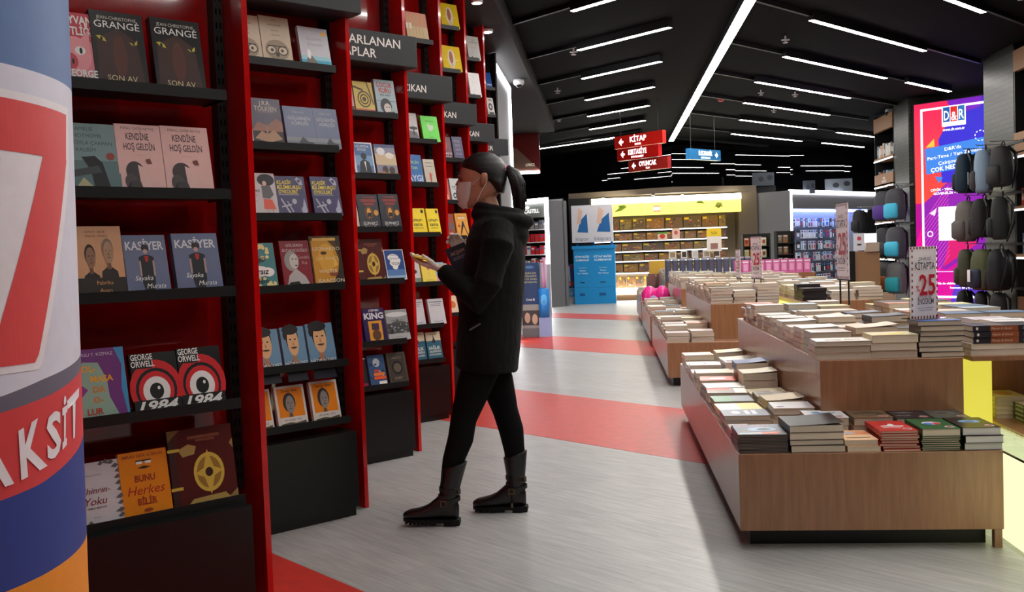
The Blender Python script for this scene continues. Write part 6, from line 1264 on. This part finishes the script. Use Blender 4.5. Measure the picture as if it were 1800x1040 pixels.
mb = MB(); draw(mb, [T('OKUL', .5, .62, .22, WH, .3, b=.02), T('KIRTASİYE', .5, .3, .22, WH, .5, b=.02)], 1.3, .22, lambda x, y, z: (5.678-z, 21.3-x, 2.43+y), .002, .001); mb = mb.build('shelf_lettering'); mb.parent = [o for o in C.objects if o.name.startswith('wall_shelving')][0]; mb.location = (-5.7, -19.99, 0)
# backpacks
def pack(x, y, z, s, c1, c2, label, c3=None, tilt=0, rz=0):
    t = thing('backpack', label, 'backpack', (x, y, z), rz+math.pi/2*3, 'backpacks hanging on the right wall'); t.scale = (s, s, s)
    # local: front faces -y ... hangs from the top loop at the origin
    MB().loft([((0, 0, -.03), (.07, 0, 0), (0, .035, 0)), ((0, 0, -.06), (.12, 0, 0), (0, .07, 0), .8), ((0, 0, -.15), (.15, 0, 0), (0, .085, 0), .75), ((0, 0, -.32), (.155, 0, 0), (0, .09, 0), .7), ((0, 0, -.44), (.15, 0, 0), (0, .085, 0), .7), ((0, 0, -.475), (.13, 0, 0), (0, .065, 0), .8)], ('g', *c1, .7), 22).build('body', t, True)
    MB().loft([((0, -.07, -.24), (.10, 0, 0), (0, .03, 0)), ((0, -.085, -.27), (.125, 0, 0), (0, .045, 0), .8), ((0, -.085, -.42), (.125, 0, 0), (0, .045, 0), .8), ((0, -.075, -.45), (.11, 0, 0), (0, .03, 0))], ('g', *c2, .7), 18).build('front_pocket', t, True)
    MB().tube([(-.03, .03, -.05), (-.03, .03, .0), (0, .03, .02), (.03, .03, .0), (.03, .03, -.05)], .008, BK, 6).build('top_loop', t)
    for sx in (-.09, .09): MB().tube([(sx*.5, .06, -.04), (sx, .12, -.12), (sx*1.1, .12, -.3), (sx*1.3, .06, -.5)], [.018, .02, .018, .006], BK, 6).build('strap', t)
    if c3: MB().box(-.03, .03, -.145, -.14, -.38, -.25, ('g', *c3, .5)).build('tag_card', t)
NV, GY, DK = (24, 40, 54), (60, 60, 66), (24, 24, 27)
rows = [(2.55, [((20, 40, 56), (16, 30, 40), 'dark teal'), ((120, 140, 160), (50, 48, 52), 'light blue and black'), (DK, DK, 'black')]), (1.86, [((84, 78, 74), (74, 68, 66), 'grey-brown'), ((34, 32, 34), (30, 28, 30), 'black with white tag'), (DK, DK, 'plain black')]), (1.14, [((60, 60, 44), (50, 50, 40), 'camouflage green'), ((66, 70, 40), (24, 30, 50), 'olive and navy'), (DK, DK, 'black')]), (.52, [(DK, DK, 'black'), (DK, (20, 20, 24), 'black shiny'), (DK, DK, 'black')])]
rw = ['top row', 'second row', 'third row', 'lowest row']
for r, (z, ps) in enumerate(rows):
    for c, (c1, c2, nm) in enumerate(ps):
        pack(5.3+.05*c, 14.98-.5*c+.05*r, z, [1.3, 1.36, 1.25, 1.33][(r+c) % 4] if r < 3 else .98, c1, c2, '%s backpack, %s of the %s, near brick column' % (nm, ['left', 'middle', 'right'][c], rw[r]), (214, 214, 214) if c == 1 else None, rz=-.9+.5*((r*2+c) % 3))
for r, (z, ps) in enumerate([(2.29, [((56, 56, 62), (70, 40, 120), 'grey and purple'), ((60, 60, 66), (60, 170, 200), 'grey and light blue')]), (1.57, [((40, 40, 44), (50, 50, 56), 'dark grey'), ((60, 60, 66), (60, 170, 200), 'grey and sky blue')]), (.9, [((90, 92, 90), (200, 110, 60), 'grey and orange'), ((90, 90, 90), (30, 140, 150), 'grey and teal')])]):
    for c, (c1, c2, nm) in enumerate(ps):
        pack(5.4, 19.72-.78*c, z, 1.32, c1, c2, '%s backpack, %s of the %s, far brick column' % (nm, ['left', 'right'][c], rw[r]), rz=.5)
pack(5.4, 21.62, 2.0, 1.1, DK, DK, 'black backpack hanging at the far left end of the right shelving', rz=.3)
pack(5.4, 21.62, 1.1, 1.0, (150, 50, 40), (130, 40, 36), 'dark red backpack hanging low beside the cash desk', rz=.3)
for x, y0, y1, z in ((5.67, 13.9, 15.3, 2.57), (5.67, 13.9, 15.3, 1.88), (5.67, 13.9, 15.3, 1.16), (5.67, 13.9, 15.3, .54), (5.67, 18.7, 19.9, 2.31), (5.67, 18.7, 19.9, 1.59), (5.67, 18.7, 19.9, .92)):
    t = thing('hook_rail', 'black hook rail carrying the %s row of backpacks, %s column' % ({2.57: 'top', 1.88: 'second', 1.16: 'third', .54: 'lowest', 2.31: 'top', 1.59: 'middle', .92: 'lowest'}[z], 'near brick' if y0 < 16 else 'far brick'), 'rail', (x, y0, z), group='hook rails'); MB().box(0, .02, 0, y1-y0, -.02, .02, 'blackmetal').build('bar', t)
    for j in range(3 if y0 < 16 else 2): MB().tube([(0, .18+.5*j, .02), (-.36, .18+.5*j, .02), (-.38, .18+.5*j, .04)], .006, 'chrome', 5).build('hook', t)
for z, nm in ((2.02, 'the black backpack'), (1.12, 'the dark red backpack')):
    t = thing('hook_rail', 'short hook holding %s at the far end of the shelving' % nm, 'rail', (5.7, 21.41, z)); MB().box(0, .3, 0, .24, -.015, .015, 'blackmetal').build('bar', t); MB().tube([(0, .21, 0), (-.32, .21, 0), (-.34, .21, .02)], .006, 'chrome', 5).build('hook', t)
# dim panels with dark ovals above the far walls
for i, (x, y, w_, c1) in enumerate([(3.7, 25.9, .55, (60, 66, 74)), (4.9, 26.3, .3, (50, 56, 66)), (5.7, 26.7, .7, (90, 96, 104))]):
    q = MB().box(0, w_, 0, .03, 0, .33, c1); draw(q, [('e', .4, .5, .12, .2, (30, 34, 40)), ('e', .8, .6, .12, .2, (30, 34, 40))], w_, .33, lambda X_, Y_, Z_: (X_, -Z_, Y_), .002, .001); q = q.build('dim_panel'); q.location = (x, [25.3, 25.0, 26.2][i], [2.801, 2.531, 2.621][i]); tag(q, 'dim grey panel above the back wall units, %s from the left' % NUM[i], 'picture')
